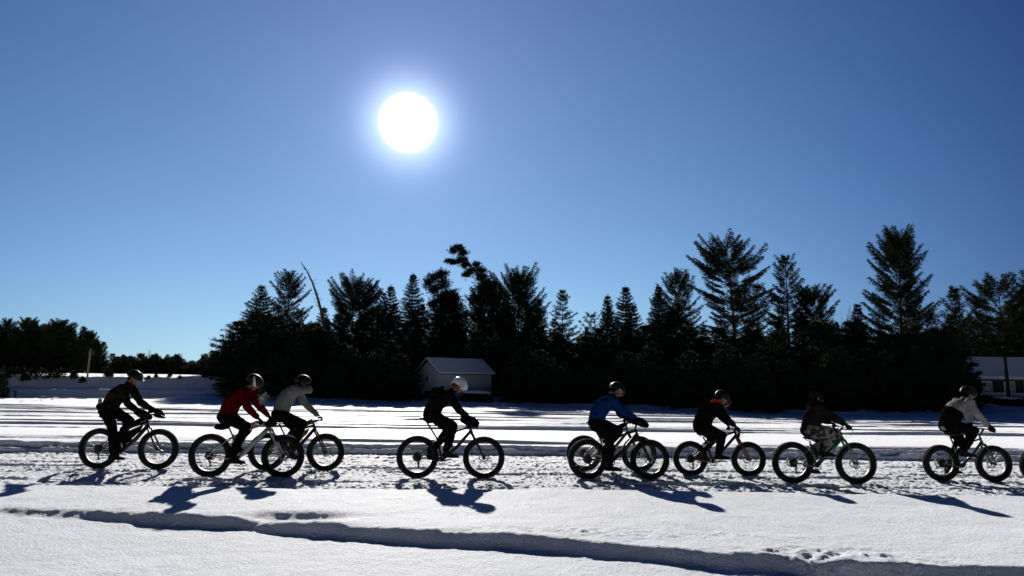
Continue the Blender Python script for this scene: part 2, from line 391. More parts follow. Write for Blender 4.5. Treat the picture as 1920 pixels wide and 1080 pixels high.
def conifer(kind, H, width, rg, cb=.1, lean=None, dens=1.0, prof=None, name='pine_tree', ascend=None, gap=0.0, sides=None):
    """returns (trunk MB, crown verts). kind 'pine' | 'spruce'; width = crown radius; lean: list of (t, dx)"""
    tb = MB()
    if lean is None: lean = [(0, 0), (1, rg.normal(0, .012) * H)]
    lt = [a for a, _ in lean]; lx = [b for _, b in lean]
    def axis(t): return np.array([np.interp(t, lt, lx), 0.0, t * H])
    r0 = H * .0125 + .03
    tb.tube([axis(t) + np.array([0, 0, -.3 if t == 0 else 0]) for t in np.linspace(0, 1, 12)], [r0 * (1 - .93 * t) for t in np.linspace(0, 1, 12)], 8)
    PP = []; DD = []
    z = cb
    step = (.50 if kind == 'pine' else .30) / H / max(.6, dens ** .5)
    while z < .995:
        t = (z - cb) / (1 - cb)
        if prof is not None: wr = np.interp(t, [p[0] for p in prof], [p[1] for p in prof])
        elif kind == 'pine': wr = np.interp(t, [0, .15, .5, .8, .95, 1], [.75, .95, .8, .55, .3, .08])
        else: wr = (1 - t) ** .85 * .96 + .03
        nb = rg.integers(4, 7) if kind == 'pine' else rg.integers(6, 9)
        a0 = rg.uniform(0, 6.28)
        for j in range(nb):
            if rg.random() < gap: continue
            az = a0 + j * 6.283 / nb + rg.normal(0, .25)
            ln = width * wr * (rg.uniform(.55, 1.15) if kind == 'pine' else rg.uniform(.75, 1.1))
            if sides is not None: ln *= sides(math.cos(az), t)
            if ln < .12: ln = .12
            if kind == 'pine': el = (ascend if ascend is not None else .12) + .75 * t ** 1.5 + rg.normal(0, .08); curl = .55
            else: el = -.22 + .75 * t ** 1.6 + rg.normal(0, .06); curl = .25
            dh = np.array([math.cos(az), math.sin(az), 0.]); o = axis(z)
            m = max(3, int(ln / .28)); s = np.linspace(0, 1, m + 1)
            path = o[None] + dh[None] * (ln * s * math.cos(el))[:, None]
            path[:, 2] += ln * (math.sin(el) * s + curl * .35 * s ** 2.2)
            if ln > .5: tb.tube([path[0], path[len(path) // 2], path[-1]], [max(.012, ln * .011), max(.010, ln * .008), .006], 3, caps=False)
            side = np.array([-dh[1], dh[0], 0.])
            start = .30 if kind == 'pine' else .12
            nt_ = max(3, int(ln / (.20 if kind == 'pine' else .15) * dens))
            for q in np.linspace(start, 1, nt_):
                p = np.array([np.interp(q, s, path[:, c]) for c in range(3)])
                tl = ln * (.34 if kind == 'pine' else .30) * (1.12 - q) * rg.uniform(.5, 1.2) + .08
                for sg in (-1, 1):
                    dirn = dh * .75 + side * sg * .8; dirn[2] += .22 if kind == 'pine' else -.05
                    kk = max(1, int(tl / .16))
                    for w_ in range(kk):
                        f = (w_ + .6) / kk
                        PP.append(p + dirn * tl * f + rg.normal(0, .03, 3)); DD.append(dirn + np.array([0, 0, .35 if kind == 'pine' else -.1]))
                PP.append(p); DD.append(dh + np.array([0, 0, .5 if kind == 'pine' else 0]))
        z += step * rg.uniform(.8, 1.25) * (1.0 if kind != 'pine' else (1.25 - .5 * t))
    for q in range(6):   # leader
        PP.append(axis(1) - np.array([0, 0, .12 * q])); DD.append(np.array([0, 0, 1.]))
    PP = np.array(PP); DD = np.array(DD)
    if kind == 'pine': V = tufts(PP, DD, 9, .20, .046, .6, rg)
    else: V = tufts(PP, DD, 7, .17, .045, .45, rg)
    return tb, V
def tree_obj(name, kind, tb, V, loc, label, group=None, cat='tree', m=None, rz=0.0):
    r = empty(name, loc, rz); tag(r, label, cat, group)
    tb.build('trunk', bark, r, smooth=True)
    Fc = np.arange(len(V), dtype=np.int32).reshape(-1, 3)
    link_mesh('crown', np_mesh('crown', V, Fc), m or (needle if kind == 'pine' else needle2), r, smooth=False)
    return r
def place(px, py, Y):
    p = at_depth(px, py, Y); return p
def hero(name, kind, px, py, Y, wpx, label, seed, pxbase=None, bend=None, limb=None, clumps=None, **kw):
    Y += 8 if px < 1500 else 6
    if kind == 'pine' and clumps is None: py += 20 if py < 475 else 12
    top = place(px, py, Y); rg_ = np.random.default_rng(seed)
    bx = top.x if pxbase is None else place(pxbase, 740, Y).x
    zb = hz(bx, Y) ; H = top.z - zb; width = wpx / F_PX * Y * (1.2 if kind == 'pine' else 1.15)
    kw['dens'] = kw.get('dens', 1.0) * 1.05
    if pxbase is not None:
        dx = top.x - bx; kw['lean'] = [(t, dx * f) for t, f in (bend or [(0, 0), (.3, .12), (.6, .45), (1, 1)])]
    tb, V = conifer(kind, H, width, rg_, **kw)
    if clumps:      # wind-bent upper limb carrying separate tufted clumps
        base = np.array([bx, Y, zb]); L_ = [np.array(place(a, b_, Y)) - base for a, b_ in limb]
        tb.tube(L_, [.13 - .10 * i / (len(L_) - 1) for i in range(len(L_))], 6)
        PP = []; DD = []
        for (cx, cy, rx, ry) in clumps:
            c = np.array(place(cx, cy, Y)) - base; r_ = np.array([rx, (rx + ry) * .5, ry]) / F_PX * Y
            near_ = min(L_, key=lambda q: np.linalg.norm(q - c)); tb.tube([near_, c], [.035, .015], 4, caps=False)
            n = int(60 + rx * ry * 1.1); g_ = rg_.normal(0, .42, (n, 3)); PP.append(c + g_ * r_); d = g_ * np.array([1, 1, .5]) + np.array([-.45, 0, .55]); DD.append(d)
        V = np.concatenate([V, tufts(np.concatenate(PP), np.concatenate(DD), 9, .20, .046, .55, rg_)])
    return tree_obj(name, kind, tb, V, (bx, Y, zb), label)
P_, S = 'pine', 'spruce'
hero('spruce_tree', S, 490, 537, 60, 60, 'broad dark conifer at the left end of the wood, feathery left side over open snow', 1, cb=.03, dens=1.0, prof=[(0, 1), (.3, .95), (.6, .55), (1, .05)])
hero('pine_tree', P_, 543, 507, 63, 44, 'tall pine with upswept ragged top just left of the dead leaning snag', 2, cb=.1, prof=[(0, .9), (.4, .75), (.6, .8), (.85, .6), (1, .2)])
hero('spruce_tree', S, 604, 575, 64, 34, 'short pointed conifer directly behind the dead leaning snag', 3, cb=.05)
hero('pine_tree', P_, 664, 529, 65, 46, 'flat topped bushy pine right of the dead leaning snag', 4, cb=.12, prof=[(0, .8), (.4, .9), (.8, .95), (.95, .7), (1, .5)], dens=1.2)
hero('pine_tree', P_, 700, 527, 67, 34, 'slim pine with knobbly top between the flat topped pine and a thin spruce', 5, cb=.12, prof=[(0, .8), (.5, .8), (.9, .6), (1, .3)])
hero('spruce_tree', S, 731, 535, 64, 26, 'thin spruce left of the regular cone shaped spruce over the shed', 6, cb=.05, prof=[(0, 1), (.5, .8), (.8, .5), (1, .05)])
hero('spruce_tree', S, 775, 513, 62, 40, 'regular cone shaped spruce standing up behind the left of the grey shed', 7, cb=.05, prof=[(0, 1), (.4, .8), (.75, .42), (1, .03)])
hero('pine_tree', P_, 846, 548, 65, 34, 'pine whose bushy rounded top hangs over to the left behind the shed', 8, cb=.1, dens=1.3, prof=[(0, .9), (.5, .9), (.8, .6), (1, .25)],
     limb=[(846, 590), (842, 560), (834, 535), (828, 515)], clumps=[(830, 514, 13, 10), (816, 521, 15, 11), (804, 531, 12, 12), (816, 543, 15, 12), (832, 534, 14, 15), (828, 560, 18, 12), (846, 556, 16, 14), (838, 577, 18, 12), (812, 572, 9, 6)])
hero('spruce_tree', S, 856, 556, 66, 30, 'dark blunt conifer between the bushy hanging pine and the windswept leaning pine', 9, cb=.05, prof=[(0, 1), (.5, .9), (.8, .7), (1, .15)])
hero('pine_tree', P_, 912, 540, 62, 36, 'windswept pine whose thin tufted top leans far left above all its neighbours', 10, cb=.08, dens=1.2, prof=[(0, 1), (.45, 1.0), (.75, .9), (.92, .5), (1, .2)],
     limb=[(925, 590), (916, 552), (903, 524), (889, 505), (875, 487), (862, 465)], clumps=[(860, 465, 14, 7), (850, 471, 9, 6), (868, 474, 10, 8), (853, 492, 17, 5), (843, 489, 8, 4), (866, 486, 12, 7), (873, 497, 11, 7), (876, 515, 11, 6), (885, 508, 12, 8), (893, 496, 8, 6), (901, 507, 12, 8), (903, 520, 16, 10), (914, 530, 18, 10), (926, 540, 17, 12), (932, 556, 17, 14), (905, 545, 18, 14), (890, 562, 14, 12), (918, 565, 24, 16)])
hero('pine_tree', P_, 973, 511, 63, 58, 'wide many pointed pine in the middle of the wood, right of the windswept leaning pine', 11, cb=.08, prof=[(0, .9), (.4, 1), (.65, 1.05), (.85, .75), (1, .3)], ascend=.25, dens=1.1)
hero('pine_tree', P_, 1055, 536, 60, 36, 'airy pine with drooping right hand boughs, alone right of the wide many pointed pine', 12, cb=.08, dens=.8, prof=[(0, 1.1), (.4, .9), (.7, .5), (1, .12)], ascend=-.1)
hero('pine_tree', P_, 1105, 580, 62, 30, 'low airy tree with sky showing through, left of two narrow dark spruces', 13, cb=.1, dens=.6, prof=[(0, .9), (.5, .9), (.85, .6), (1, .2)])
hero('spruce_tree', S, 1138, 553, 60, 17, 'narrowest spruce of the wood, left of the taller narrow spruce', 14, cb=.05, prof=[(0, 1), (.5, .85), (.8, .6), (1, .08)], dens=1.1)
hero('spruce_tree', S, 1176, 538, 60, 24, 'narrow pointed spruce right of the narrowest spruce', 15, cb=.05, prof=[(0, 1), (.5, .85), (.8, .6), (1, .08)], dens=1.1)
hero('spruce_tree', S, 1236, 535, 59, 28, 'dark steep spruce pressed against the left of a bristly pine', 16, cb=.05, prof=[(0, 1), (.5, .8), (.8, .45), (1, .05)])
hero('pine_tree', P_, 1270, 505, 60, 44, 'bristly pine left of the tall layered pine', 17, cb=.1, prof=[(0, .8), (.4, .9), (.7, .85), (.88, .55), (1, .25)], ascend=.2)
hero('pine_tree', P_, 1362, 446, 57, 66, 'tall layered pine with long level boughs to the left and a cup shaped top', 18, pxbase=1382, bend=[(0, 0), (.5, .2), (1, 1)], cb=.22, gap=.12,
     prof=[(0, .55), (.25, .75), (.45, .85), (.62, 1.05), (.72, 1.05), (.86, .75), (1, .4)], ascend=.0, dens=1.0)
hero('pine_tree', P_, 1420, 527, 61, 42, 'shorter pine half hidden between the tall layered pine and the slender peaked pine', 19, cb=.2, dens=.8)
hero('pine_tree', P_, 1474, 467, 57, 40, 'slender peaked pine right of the tall layered pine', 20, cb=.3, gap=.1, prof=[(0, .9), (.3, 1.0), (.55, .95), (.7, .6), (.9, .5), (1, .2)], ascend=.15)
hero('pine_tree', P_, 1524, 541, 57, 40, 'round headed dense pine left of the leafless grey tree', 21, cb=.2, dens=1.2, prof=[(0, .8), (.5, 1), (.85, .8), (1, .4)])
hero('spruce_tree', S, 1606, 572, 54, 40, 'triangular conifer left of the tallest pine', 23, cb=.05, prof=[(0, 1.1), (.5, .7), (.8, .3), (1, .03)])
hero('pine_tree', P_, 1686, 429, 52, 60, 'tallest pine of all with plume like upswept boughs near the right edge', 24, cb=.25, gap=.06, dens=1.25,
     prof=[(0, .9), (.12, 1.1), (.3, .95), (.5, .75), (.7, .85), (.88, .65), (1, .3)], ascend=.28, pxbase=1694)
hero('pine_tree', P_, 1788, 533, 50, 42, 'evenly bristled young pine between the tallest pine and the cottage', 25, cb=.12, dens=.9, prof=[(0, .9), (.5, .85), (.8, .5), (1, .12)], ascend=.3)
hero('pine_tree', P_, 1876, 521, 40, 58, 'spreading pine standing in front of the cottage roof', 26, cb=.40, gap=.12, dens=1.4, prof=[(0, .7), (.4, 1), (.7, .85), (.9, .5), (1, .2)])
hero('pine_tree', P_, 1930, 498, 56, 45, 'pine cut off by the right edge above the cottage', 27, cb=.2, dens=1.0)

# fillers: three sources each, copied
def cone_src(name, kind, H, w, seed, label, group, n=3, **kw):
    out_ = []
    for i in range(n):
        tb, V = conifer(kind, H, w, np.random.default_rng(seed + i), **kw)
        out_.append(tree_obj(name, kind, tb, V, (0, 0, -500), label, group))
    return out_
used = set()
def put(src, loc, rz, sc):
    if src.name not in used: used.add(src.name); o = src
    else: o = copy_tree(src)
    o.location = loc; o.rotation_euler = (0, 0, rz); o.scale = (sc[0], sc[0], sc[1]); return o
rf = random.Random(11)
GF = 'mid height conifers filling the wood behind the lake'
fill = cone_src('spruce_tree', S, 7.5, 1.7, 100, 'mid height dark conifer deep in the lakeside wood below the skyline', GF, 3, cb=.02, prof=[(0, 1), (.5, .85), (.8, .5), (1, .05)], dens=.8)
fill += cone_src('pine_tree', P_, 7.5, 2.1, 110, 'mid height dark conifer deep in the lakeside wood below the skyline', GF, 2, cb=.08, dens=.8)
def top_env(px): return np.interp(px, [430, 470, 520, 560, 600, 640, 700, 800, 900, 960, 1020, 1050, 1085, 1110, 1200, 1250, 1290, 1330, 1400, 1440, 1540, 1575, 1600, 1640, 1720, 1750, 1800, 1900, 2100],
                                     [650, 600, 572, 585, 600, 580, 562, 555, 560, 555, 570, 610, 625, 605, 585, 560, 590, 630, 615, 585, 575, 620, 612, 600, 590, 615, 585, 570, 580])
def depth_env(px): return np.interp(px, [430, 1000, 1400, 1700, 1775, 1800], [68, 68, 65, 57, 56, 57])
for row, (off, add_y, stp) in enumerate([(-1.5, 40, 24), (3, 20, 24), (8, 4, 42), (13, 2, 46)]):
    px = 458 + row * 9
    while px < 2060:
        if not (off < 2 and 1790 < px < 2000):
            x = px + rf.uniform(-8, 8); Y = depth_env(x) + off + rf.uniform(-1.4, 1.4)
            py = top_env(x) + add_y + rf.uniform(-30, 42); t_ = place(x, py, Y); zb = hz(t_.x, Y); H = max(2.5, t_.z - zb)
            s = rf.choice(fill); w_ = rf.uniform(.75, 1.05)
            put(s, (t_.x, Y, zb - .1), rf.uniform(0, 6.28), (w_ * (.55 + .45 * H / 7.5), H / 7.5))
        px += stp * rf.uniform(.8, 1.2)
GU = 'young conifers along the shore'
young = cone_src('young_conifer', S, 3.2, 1.25, 200, 'low bushy young conifer in the dark undergrowth at the foot of the wood', GU, 3, cb=.0, prof=[(0, 1), (.4, .95), (.8, .5), (1, .05)], dens=1.3)
for row, (off, stp) in enumerate([(3.2, 24), (6.0, 22), (9.5, 21)]):
    px = 425 + row * 9
    while px < 2040:
        x = px + rf.uniform(-6, 6)
        if not (768 < x < 965 and row < 2) and not (x > 1795) and not (x > 1780 and row == 2):
            sx = ground(x, 765, LAKE_Z).x; Y0 = float(S_(sx * 1.0)); Y = Y0 + off + rf.uniform(-1, 1)
            X = at_depth(x, 740, Y).x; s = rf.choice(young); k = rf.uniform(.6, 1.1) * (1 + .22 * row)
            put(s, (X, Y, hz(X, Y) - .15), rf.uniform(0, 6.28), (k * rf.uniform(.9, 1.25), k))
        px += stp * rf.uniform(.75, 1.25)
# the dense left end of the wood comes down to the snow
for (x, py, Y, w_) in [(456, 640, 60, 1.1), (438, 676, 56, .8), (474, 615, 62, 1.2), (500, 640, 57, 1.4)]:
    t_ = place(x, py, Y); zb = hz(t_.x, Y); H = t_.z - zb; put(fill[0], (t_.x, Y, zb - .1), rf.uniform(0, 6), (w_ * H / 7.5, H / 7.5))
# left distance: pines beyond the bank
GL = 'pines in the far wood beyond the snowbank'
farp = cone_src('pine_tree', P_, 9, 2.6, 300, 'dark pine in the far wood beyond the snowbank at left', GL, 2, cb=.04, dens=1.6, prof=[(0, .9), (.5, .9), (.8, .75), (1, .3)])
farp += cone_src('pine_tree', P_, 9, 2.0, 310, 'dark pine in the far wood beyond the snowbank at left', GL, 2, cb=.06, dens=1.5, gap=.1)
def far_env(px): return np.interp(px, [-60, 0, 55, 75, 110, 150, 185, 205, 225, 270, 340, 375, 410, 440], [615, 617, 607, 620, 614, 625, 630, 655, 668, 666, 668, 672, 664, 662])
for row in range(3):
    px = -70 + row * 7
    while px < 460:
        x = px + rf.uniform(-5, 5); Y = 92 + row * 7 + rf.uniform(-2, 2)
        py = far_env(x) + (rf.uniform(-12, 26) if x < 200 else rf.uniform(-4, 20)) + (0 if row == 1 else 7); t_ = place(x, py, Y); zb = 1.5; H = t_.z - zb
        if H > .8:
            put(rf.choice(farp), (t_.x, Y, zb), rf.uniform(0, 6.28), (max(.38, H / 9) * (rf.uniform(.7, 1.0) if x < 200 else rf.uniform(.9, 1.3)), H / 9))
        px += (14 if x < 205 else 5.5) * rf.uniform(.8, 1.2)
for (x, py, w_, lb) in [(55, 603, 1.0, 'topmost pine on the crest of the far wood at left'), (110, 606, 1.15, 'flat topped pine with a long left bough on the far wood crest'), (402, 661, .5, 'small rounded pine standing above the far treeline next to the big wood')]:
    t_ = place(x, py, 90); H = t_.z - 1.5; o = put(farp[1], (t_.x, 90, 1.5), rf.uniform(0, 6), (w_, H / 9)); o['label'] = lb
    if 'group' in o: del o['group']

# leafless trees
def bare(H, rg_, spread=.5, levels=4, r0=None):
    mb = MB()
    def br(p, d, L, r, lv):
        n = 4; pts = [Vector(p)]; dd = Vector(d)
        for i in range(n):
            dd = (dd + Vector(rg_.normal(0, .10, 3)) + Vector((0, 0, .05))).normalized(); pts.append(pts[-1] + dd * L / n)
        mb.tube(pts, [r * (1 - .55 * i / n) for i in range(n + 1)], 6 if lv == 0 else 3, caps=False)
        if lv >= levels: return
        for k in range(rg_.integers(3, 6)):
            i = rg_.integers(1 if lv else 2, n + 1); a = rg_.uniform(0, 6.28); o = dd.orthogonal().normalized()
            o = Matrix.Rotation(a, 3, dd) @ o; nd = (dd * 1.0 + o * rg_.uniform(.35, .9) * spread * 1.6).normalized()
            br(pts[i], nd, L * rg_.uniform(.45, .7), r * .5, lv + 1)
    br((0, 0, -.2), (0, 0, 1), H * .45, r0 or H * .014, 0)
    return mb
def bare_tree(px, py, Y, label, seed, group=None, spread=.5):
    t_ = place(px, py, Y); zb = hz(t_.x, Y) if Y < 80 else 1.5; H = t_.z - zb
    r = empty('bare_tree', (t_.x, Y, zb)); tag(r, label, 'tree', group)
    mb = bare(H, np.random.default_rng(seed), spread); z = max(v[2] for v in mb.v)
    o = mb.build('trunk', bark_grey, r, smooth=True); r.scale = (1, 1, H / z); return r
bare_tree(1578, 566, 58, 'leafless grey fine twigged tree between the round headed pine and the triangular conifer', 1)
bare_tree(1552, 600, 54, 'pale forked leafless trunk in front of the round headed pine', 2)
bare_tree(905, 600, 56, 'thin leafless tree behind the right end of the shed', 3)
bare_tree(1210, 610, 57, 'slim leafless tree left of the dark steep spruce', 4)
bare_tree(1460, 640, 56, 'leafless sapling under the slender peaked pine', 5)
for i, (x, py) in enumerate([(236, 663), (272, 652), (284, 656), (300, 664), (338, 660), (352, 668), (218, 668), (415, 668)]):
    bare_tree(x, py, 120, 'hazy round headed leafless tree on the far treeline left of the big wood', 20 + i, 'leafless trees on the far treeline', .75)
# dead leaning snag
def snag():
    Y = 58; pts = [at_depth(a, b, Y) for a, b in [(618, 735), (614, 680), (610, 630), (604, 590), (596, 560), (586, 530), (575, 507), (564, 491)]]
    zb = hz(pts[0].x, Y); r = empty('dead_tree', (pts[0].x, Y, zb)); tag(r, 'dead leafless trunk curving up left above the wood with short broken twigs', 'tree')
    base = Vector((pts[0].x, Y, zb)); P2 = [Vector((0, 0, -.3))] + [p - base for p in pts[1:]]
    mb = MB(); mb.tube(P2, [.15, .14, .13, .12, .10, .075, .05, .02], 7); rg_ = np.random.default_rng(5)
    for i in range(34):
        t = rg_.uniform(.25, .97) * (len(P2) - 1); a = int(t); p = P2[a].lerp(P2[a + 1], t - a); s = rg_.choice([-1, 1])
        d = Vector((s * rg_.uniform(.5, 1), rg_.normal(0, .4), rg_.uniform(-.35, .55))); L = rg_.uniform(.25, 1.3) * (1.15 - t / 8)
        q = p + d * L * .55; e_ = q + Vector((d.x * .5, d.y, abs(d.x) * .5)) * L * .5
        mb.tube([p, q, e_], [.028, .018, .008], 3, caps=False)
    mb.build('trunk', bark_grey, r, smooth=True)
snag()
# ---------------------------------------------------------------- shed
roof_snow = snow_mat('roof_snow', .6, .3)
def boards(name, col, freq, vertical=False):
    m, t, b = new_mat(name); tcn = t.nodes.new('ShaderNodeTexCoord'); w = t.nodes.new('ShaderNodeTexWave')
    w.wave_type = 'BANDS'; w.bands_direction = 'X' if vertical else 'Z'; w.wave_profile = 'SAW'; w.inputs['Scale'].default_value = freq
    no = t.nodes.new('ShaderNodeTexNoise'); no.inputs['Scale'].default_value = 3; t.links.new(tcn.outputs['Object'], w.inputs['Vector']); t.links.new(tcn.outputs['Object'], no.inputs['Vector'])
    r = t.nodes.new('ShaderNodeValToRGB'); r.color_ramp.elements[0].color = (*[c * .75 for c in col], 1); r.color_ramp.elements[1].color = (*col, 1)
    t.links.new(no.outputs['Fac'], r.inputs['Fac']); t.links.new(r.outputs['Color'], b.inputs['Base Color'])
    bp = t.nodes.new('ShaderNodeBump'); bp.inputs['Distance'].default_value = .02; bp.inputs['Strength'].default_value = .8
    t.links.new(w.outputs['Fac'], bp.inputs['Height']); t.links.new(bp.outputs['Normal'], b.inputs['Normal']); b.inputs['Roughness'].default_value = .7
    MATS[name] = m; return m
siding = boards('grey_siding', (.50, .58, .68), 1.6); siding_dk = boards('dark_siding', (.025, .022, .02), 1.3)
dark = mat('dark_opening', (.006, .006, .007), .6); white_p = mat('white_paint', (.7, .7, .68), .5, var=.08)
trim_dk = mat('dark_trim', (.05, .055, .065), .6); glass = mat('window_glass', (.03, .035, .04), .08, spec=.6, var=.1); snow_s = snow_mat('prop_snow', 1.0, .4)
def build_shed():
    Y = 45.5; c = at_depth(823, 757, Y); zb = hz(c.x, Y) - .12; a = rad(37)
    r = empty('shed', (c.x, Y, zb), a); tag(r, 'small grey gabled shed with snowy roof behind the rider in the white helmet', 'shed')
    z0 = c.z - zb  # photo's base
    L, Wd = 4.05, 2.8; eave = at_depth(823, 699, Y).z - zb; peak = at_depth(802, 674, Y).z - zb + .03
    # local: +x along the long side, +y towards the back; the gable faces -x
    def wall(pts, ax, nm): m_ = MB(); m_.prism(pts, ax); return m_.build(nm, siding, r)
    wall([(0, 0, -.3), (0, Wd, -.3), (0, Wd, eave), (0, Wd / 2, peak - .06), (0, 0, eave)], (.08, 0, 0), 'wall')
    wall([(.08, 0, -.3), (L, 0, -.3), (L, 0, eave), (.08, 0, eave)], (0, .08, 0), 'wall')
    wall([(L, 0.082, -.3), (L, Wd, -.3), (L, Wd, eave), (L, Wd / 2, peak - .06), (L, .082, eave)], (-.08, 0, 0), 'wall')
    wall([(.08, Wd - .08, -.3), (L - .08, Wd - .08, -.3), (L - .08, Wd - .08, eave), (.08, Wd - .08, eave)], (0, .078, 0), 'wall')
    m_ = MB(); m2 = MB(); sl = (peak - eave) / (Wd / 2); ov = .16
    for s in (0, 1):
        y_e = -ov if s == 0 else Wd + ov; ze = eave - sl * ov
        for (b_, t0, t1) in ((m_, .0, .06), (m2, .063, .15)):
            x0 = -.2 if b_ is m_ else -.185
            b_.prism([(x0, y_e, ze + t0), (x0, Wd / 2, peak + t0), (x0, Wd / 2, peak + t1), (x0, y_e, ze + t1)], (L + .2 - x0, 0, 0))
    rf_ = m_.build('roof', trim_dk, r); m2.build('snow_cover', roof_snow, rf_)
    m_ = MB(); m_.box((-.02, Wd * .52, eave * .80), (.05, .36, .50)); w = m_.build('window', white_p, r)
    m_ = MB(); m_.box((-.05, Wd * .52 - .075, eave * .80), (.02, .11, .40)); m_.box((-.05, Wd * .52 + .075, eave * .80), (.02, .11, .40)); m_.build('pane', glass, w)
    m_ = MB(); m_.box((-.012, Wd * .42, .24), (.03, 1.3, .98)); d = m_.build('door', dark, r)
    m_ = MB()
    for (y_, s_) in ((Wd * .42 - .69, (.05, .08, 1.0)), (Wd * .42 + .69, (.05, .08, 1.0))): m_.box((-.022, y_, .25), s_)
    m_.box((-.022, Wd * .42, .79), (.05, 1.46, .08)); m_.build('frame', white_p, d)
    # snow ledge and dark low shrub beside it
    p = at_depth(893, 738, 44.0); zb2 = hz(p.x, 44)
    q = empty('snowy_bush', (p.x, 44.0, zb2)); tag(q, 'low dark bush with a cap of snow by the right end of the shed', 'bush')
    rg_ = np.random.default_rng(3); n = 900
    P = rg_.normal(0, 1, (n, 3)); P /= np.linalg.norm(P, axis=1)[:, None]; P *= rg_.uniform(.5, 1, (n, 1)) ** .5 * np.array([1.0, .6, .6]); P[:, 2] = np.abs(P[:, 2])
    V = tufts(P, P, 5, .16, .045, .6, rg_); link_mesh('foliage', np_mesh('foliage', V, np.arange(len(V)).reshape(-1, 3)), needle2, q, smooth=False)
    m_ = MB(); m_.ell((0, 0, .58), (.8, .45, .12)); m_.ell((.5, .1, .54), (.45, .3, .09)); m_.build('snow_cap', snow_s, q, smooth=True)
build_shed()

# ---------------------------------------------------------------- cottage at right
def build_cottage():
    Y = 50.0; c = at_depth(1748, 755, Y); zb = hz(c.x + 3, Y) - .1; r = empty('cottage', (c.x, Y, zb), rad(-3)); tag(r, 'dark walled cottage with snowy roof, white framed windows and railed deck at right edge', 'house')
    top = at_depth(1830, 669, Y + 2.2).z - zb; ev = at_depth(1830, 710, Y).z - zb; L = 15.0; D = 4.4
    m_ = MB(); m_.box((L / 2, D / 2, ev / 2 - .2), (L, D, ev + .4)); m_.build('wall', siding_dk, r)
    m_ = MB(); m2 = MB()
    for s in (0, 1):
        ye = -.5 if s == 0 else D + .5; ze = ev - .12
        for (b_, t0, t1) in ((m_, 0, .10), (m2, .103, .30)):
            x0 = -.4 if b_ is m_ else -.38
            b_.prism([(x0, ye, ze + t0), (x0, D / 2, top - .3 + t0), (x0, D / 2, top - .3 + t1), (x0, ye, ze + t1)], (L + .7, 0, 0))
    rf_ = m_.build('roof', trim_dk, r); m2.build('snow_cover', roof_snow, rf_)
    m_ = MB(); m_.box((3.0, D / 2 - .3, top + .1), (.45, .45, .7)); m_.build('chimney', mat('brick', (.12, .05, .035), .9), r)
    m_ = MB(); m_.ell((3.0, D / 2 - .3, top + .47), (.28, .28, .12)); m_.build('chimney_snow', snow_s, r, smooth=True)
    for px0, px1, p0, p1 in [(1836, 1857, 714, 739), (1876, 1898, 715, 739), (1912, 1930, 716, 738), (1960, 1985, 716, 738)]:
        a = at_depth(px0, p0, Y); b_ = at_depth(px1, p1, Y); x0 = a.x - c.x; x1 = b_.x - c.x; z1 = min(a.z - zb, ev - .12); z0 = b_.z - zb
        m_ = MB(); fw = .11
        for bx_ in (((x0 + x1) / 2, -.04, z1 - fw / 2, x1 - x0, fw), ((x0 + x1) / 2, -.04, z0 + fw / 2, x1 - x0, fw)): m_.box(bx_[:3], (bx_[3], .09, bx_[4]))
        for xx in (x0 + fw / 2, x1 - fw / 2): m_.box((xx, -.04, (z0 + z1) / 2), (fw, .088, z1 - z0 - 2 * fw))
        w = m_.build('window', white_p, r)
        m_ = MB(); m_.box(((x0 + x1) / 2, -.015, (z0 + z1) / 2), (x1 - x0 - .2, .025, z1 - z0 - .2)); m_.build('pane', mat('curtained_glass', (.30, .30, .30), .15, spec=.6, var=.6, scale=2), w)
    # deck and railing
    yd = -2.2; zd = at_depth(1850, 755, Y + yd).z - zb; zr = at_depth(1850, 738, Y + yd).z - zb
    m_ = MB(); m_.box((L / 2 + 1.2, yd / 2 - .02, zd - .09), (L - 1.6, -yd, .16)); m_.build('deck', trim_dk, r)
    m_ = MB(); m_.box((L / 2 + 1.2, yd + .08, zd - .55), (L - 1.6, .05, .8)); m_.build('skirting', siding_dk, r)
    m_ = MB(); x = 2.0; i = 0
    m_.box((L / 2 + 1.2, yd + .02, zr), (L - 1.6, .07, .06)); m_.box((L / 2 + 1.2, yd + .02, zd + .06), (L - 1.6, .06, .05))
    while x < L + .3:
        m_.box((x, yd + .02, (zr + zd) / 2 + .02), (.055 if i % 14 else .14, .05 if i % 14 else .14, zr - zd - .07)); x += .135; i += 1
    rl = m_.build('railing', white_p, r)
    m_ = MB(); m_.box((L / 2 + 1.2, yd + .02, zr + .055), (L - 1.6, .10, .045)); m_.box((L / 2 + 1.2, yd + .35, zd + .05), (L - 1.7, .5, .16)); m_.build('snow_cover', snow_s, rl)
build_cottage()
def bush(px, py, Y, w_, h_, label, seed, snow=False, group=None, n=700):
    Y = float(S_(at_depth(px, py, 48).x)) + (Y - 51.2) if Y > 50 else Y; p = at_depth(px, py, Y); r = empty('bush', (p.x, Y, hz(p.x, Y))); tag(r, label, 'bush', group)
    rg_ = np.random.default_rng(seed); P = rg_.normal(0, 1, (n, 3)); P /= np.linalg.norm(P, axis=1)[:, None]
    P *= rg_.uniform(.3, 1, (n, 1)) ** .5 * np.array([w_, w_ * .7, h_]); P[:, 2] = np.abs(P[:, 2])
    V = tufts(P, P + np.array([0, 0, .3]), 5, .14, .04, .6, rg_); link_mesh('foliage', np_mesh('foliage', V, np.arange(len(V)).reshape(-1, 3)), needle2, r, smooth=False)
    if snow: m_ = MB(); m_.ell((0, 0, h_ * .95), (w_ * .7, w_ * .5, .1)); m_.build('snow_cap', snow_s, r, smooth=True)
    return r
bush(1893, 762, 44, .9, .42, 'round dark bush with snow on top below the cottage deck', 1, True)
bush(1848, 762, 46, .6, .45, 'small dark bush under the left part of the cottage deck', 2)
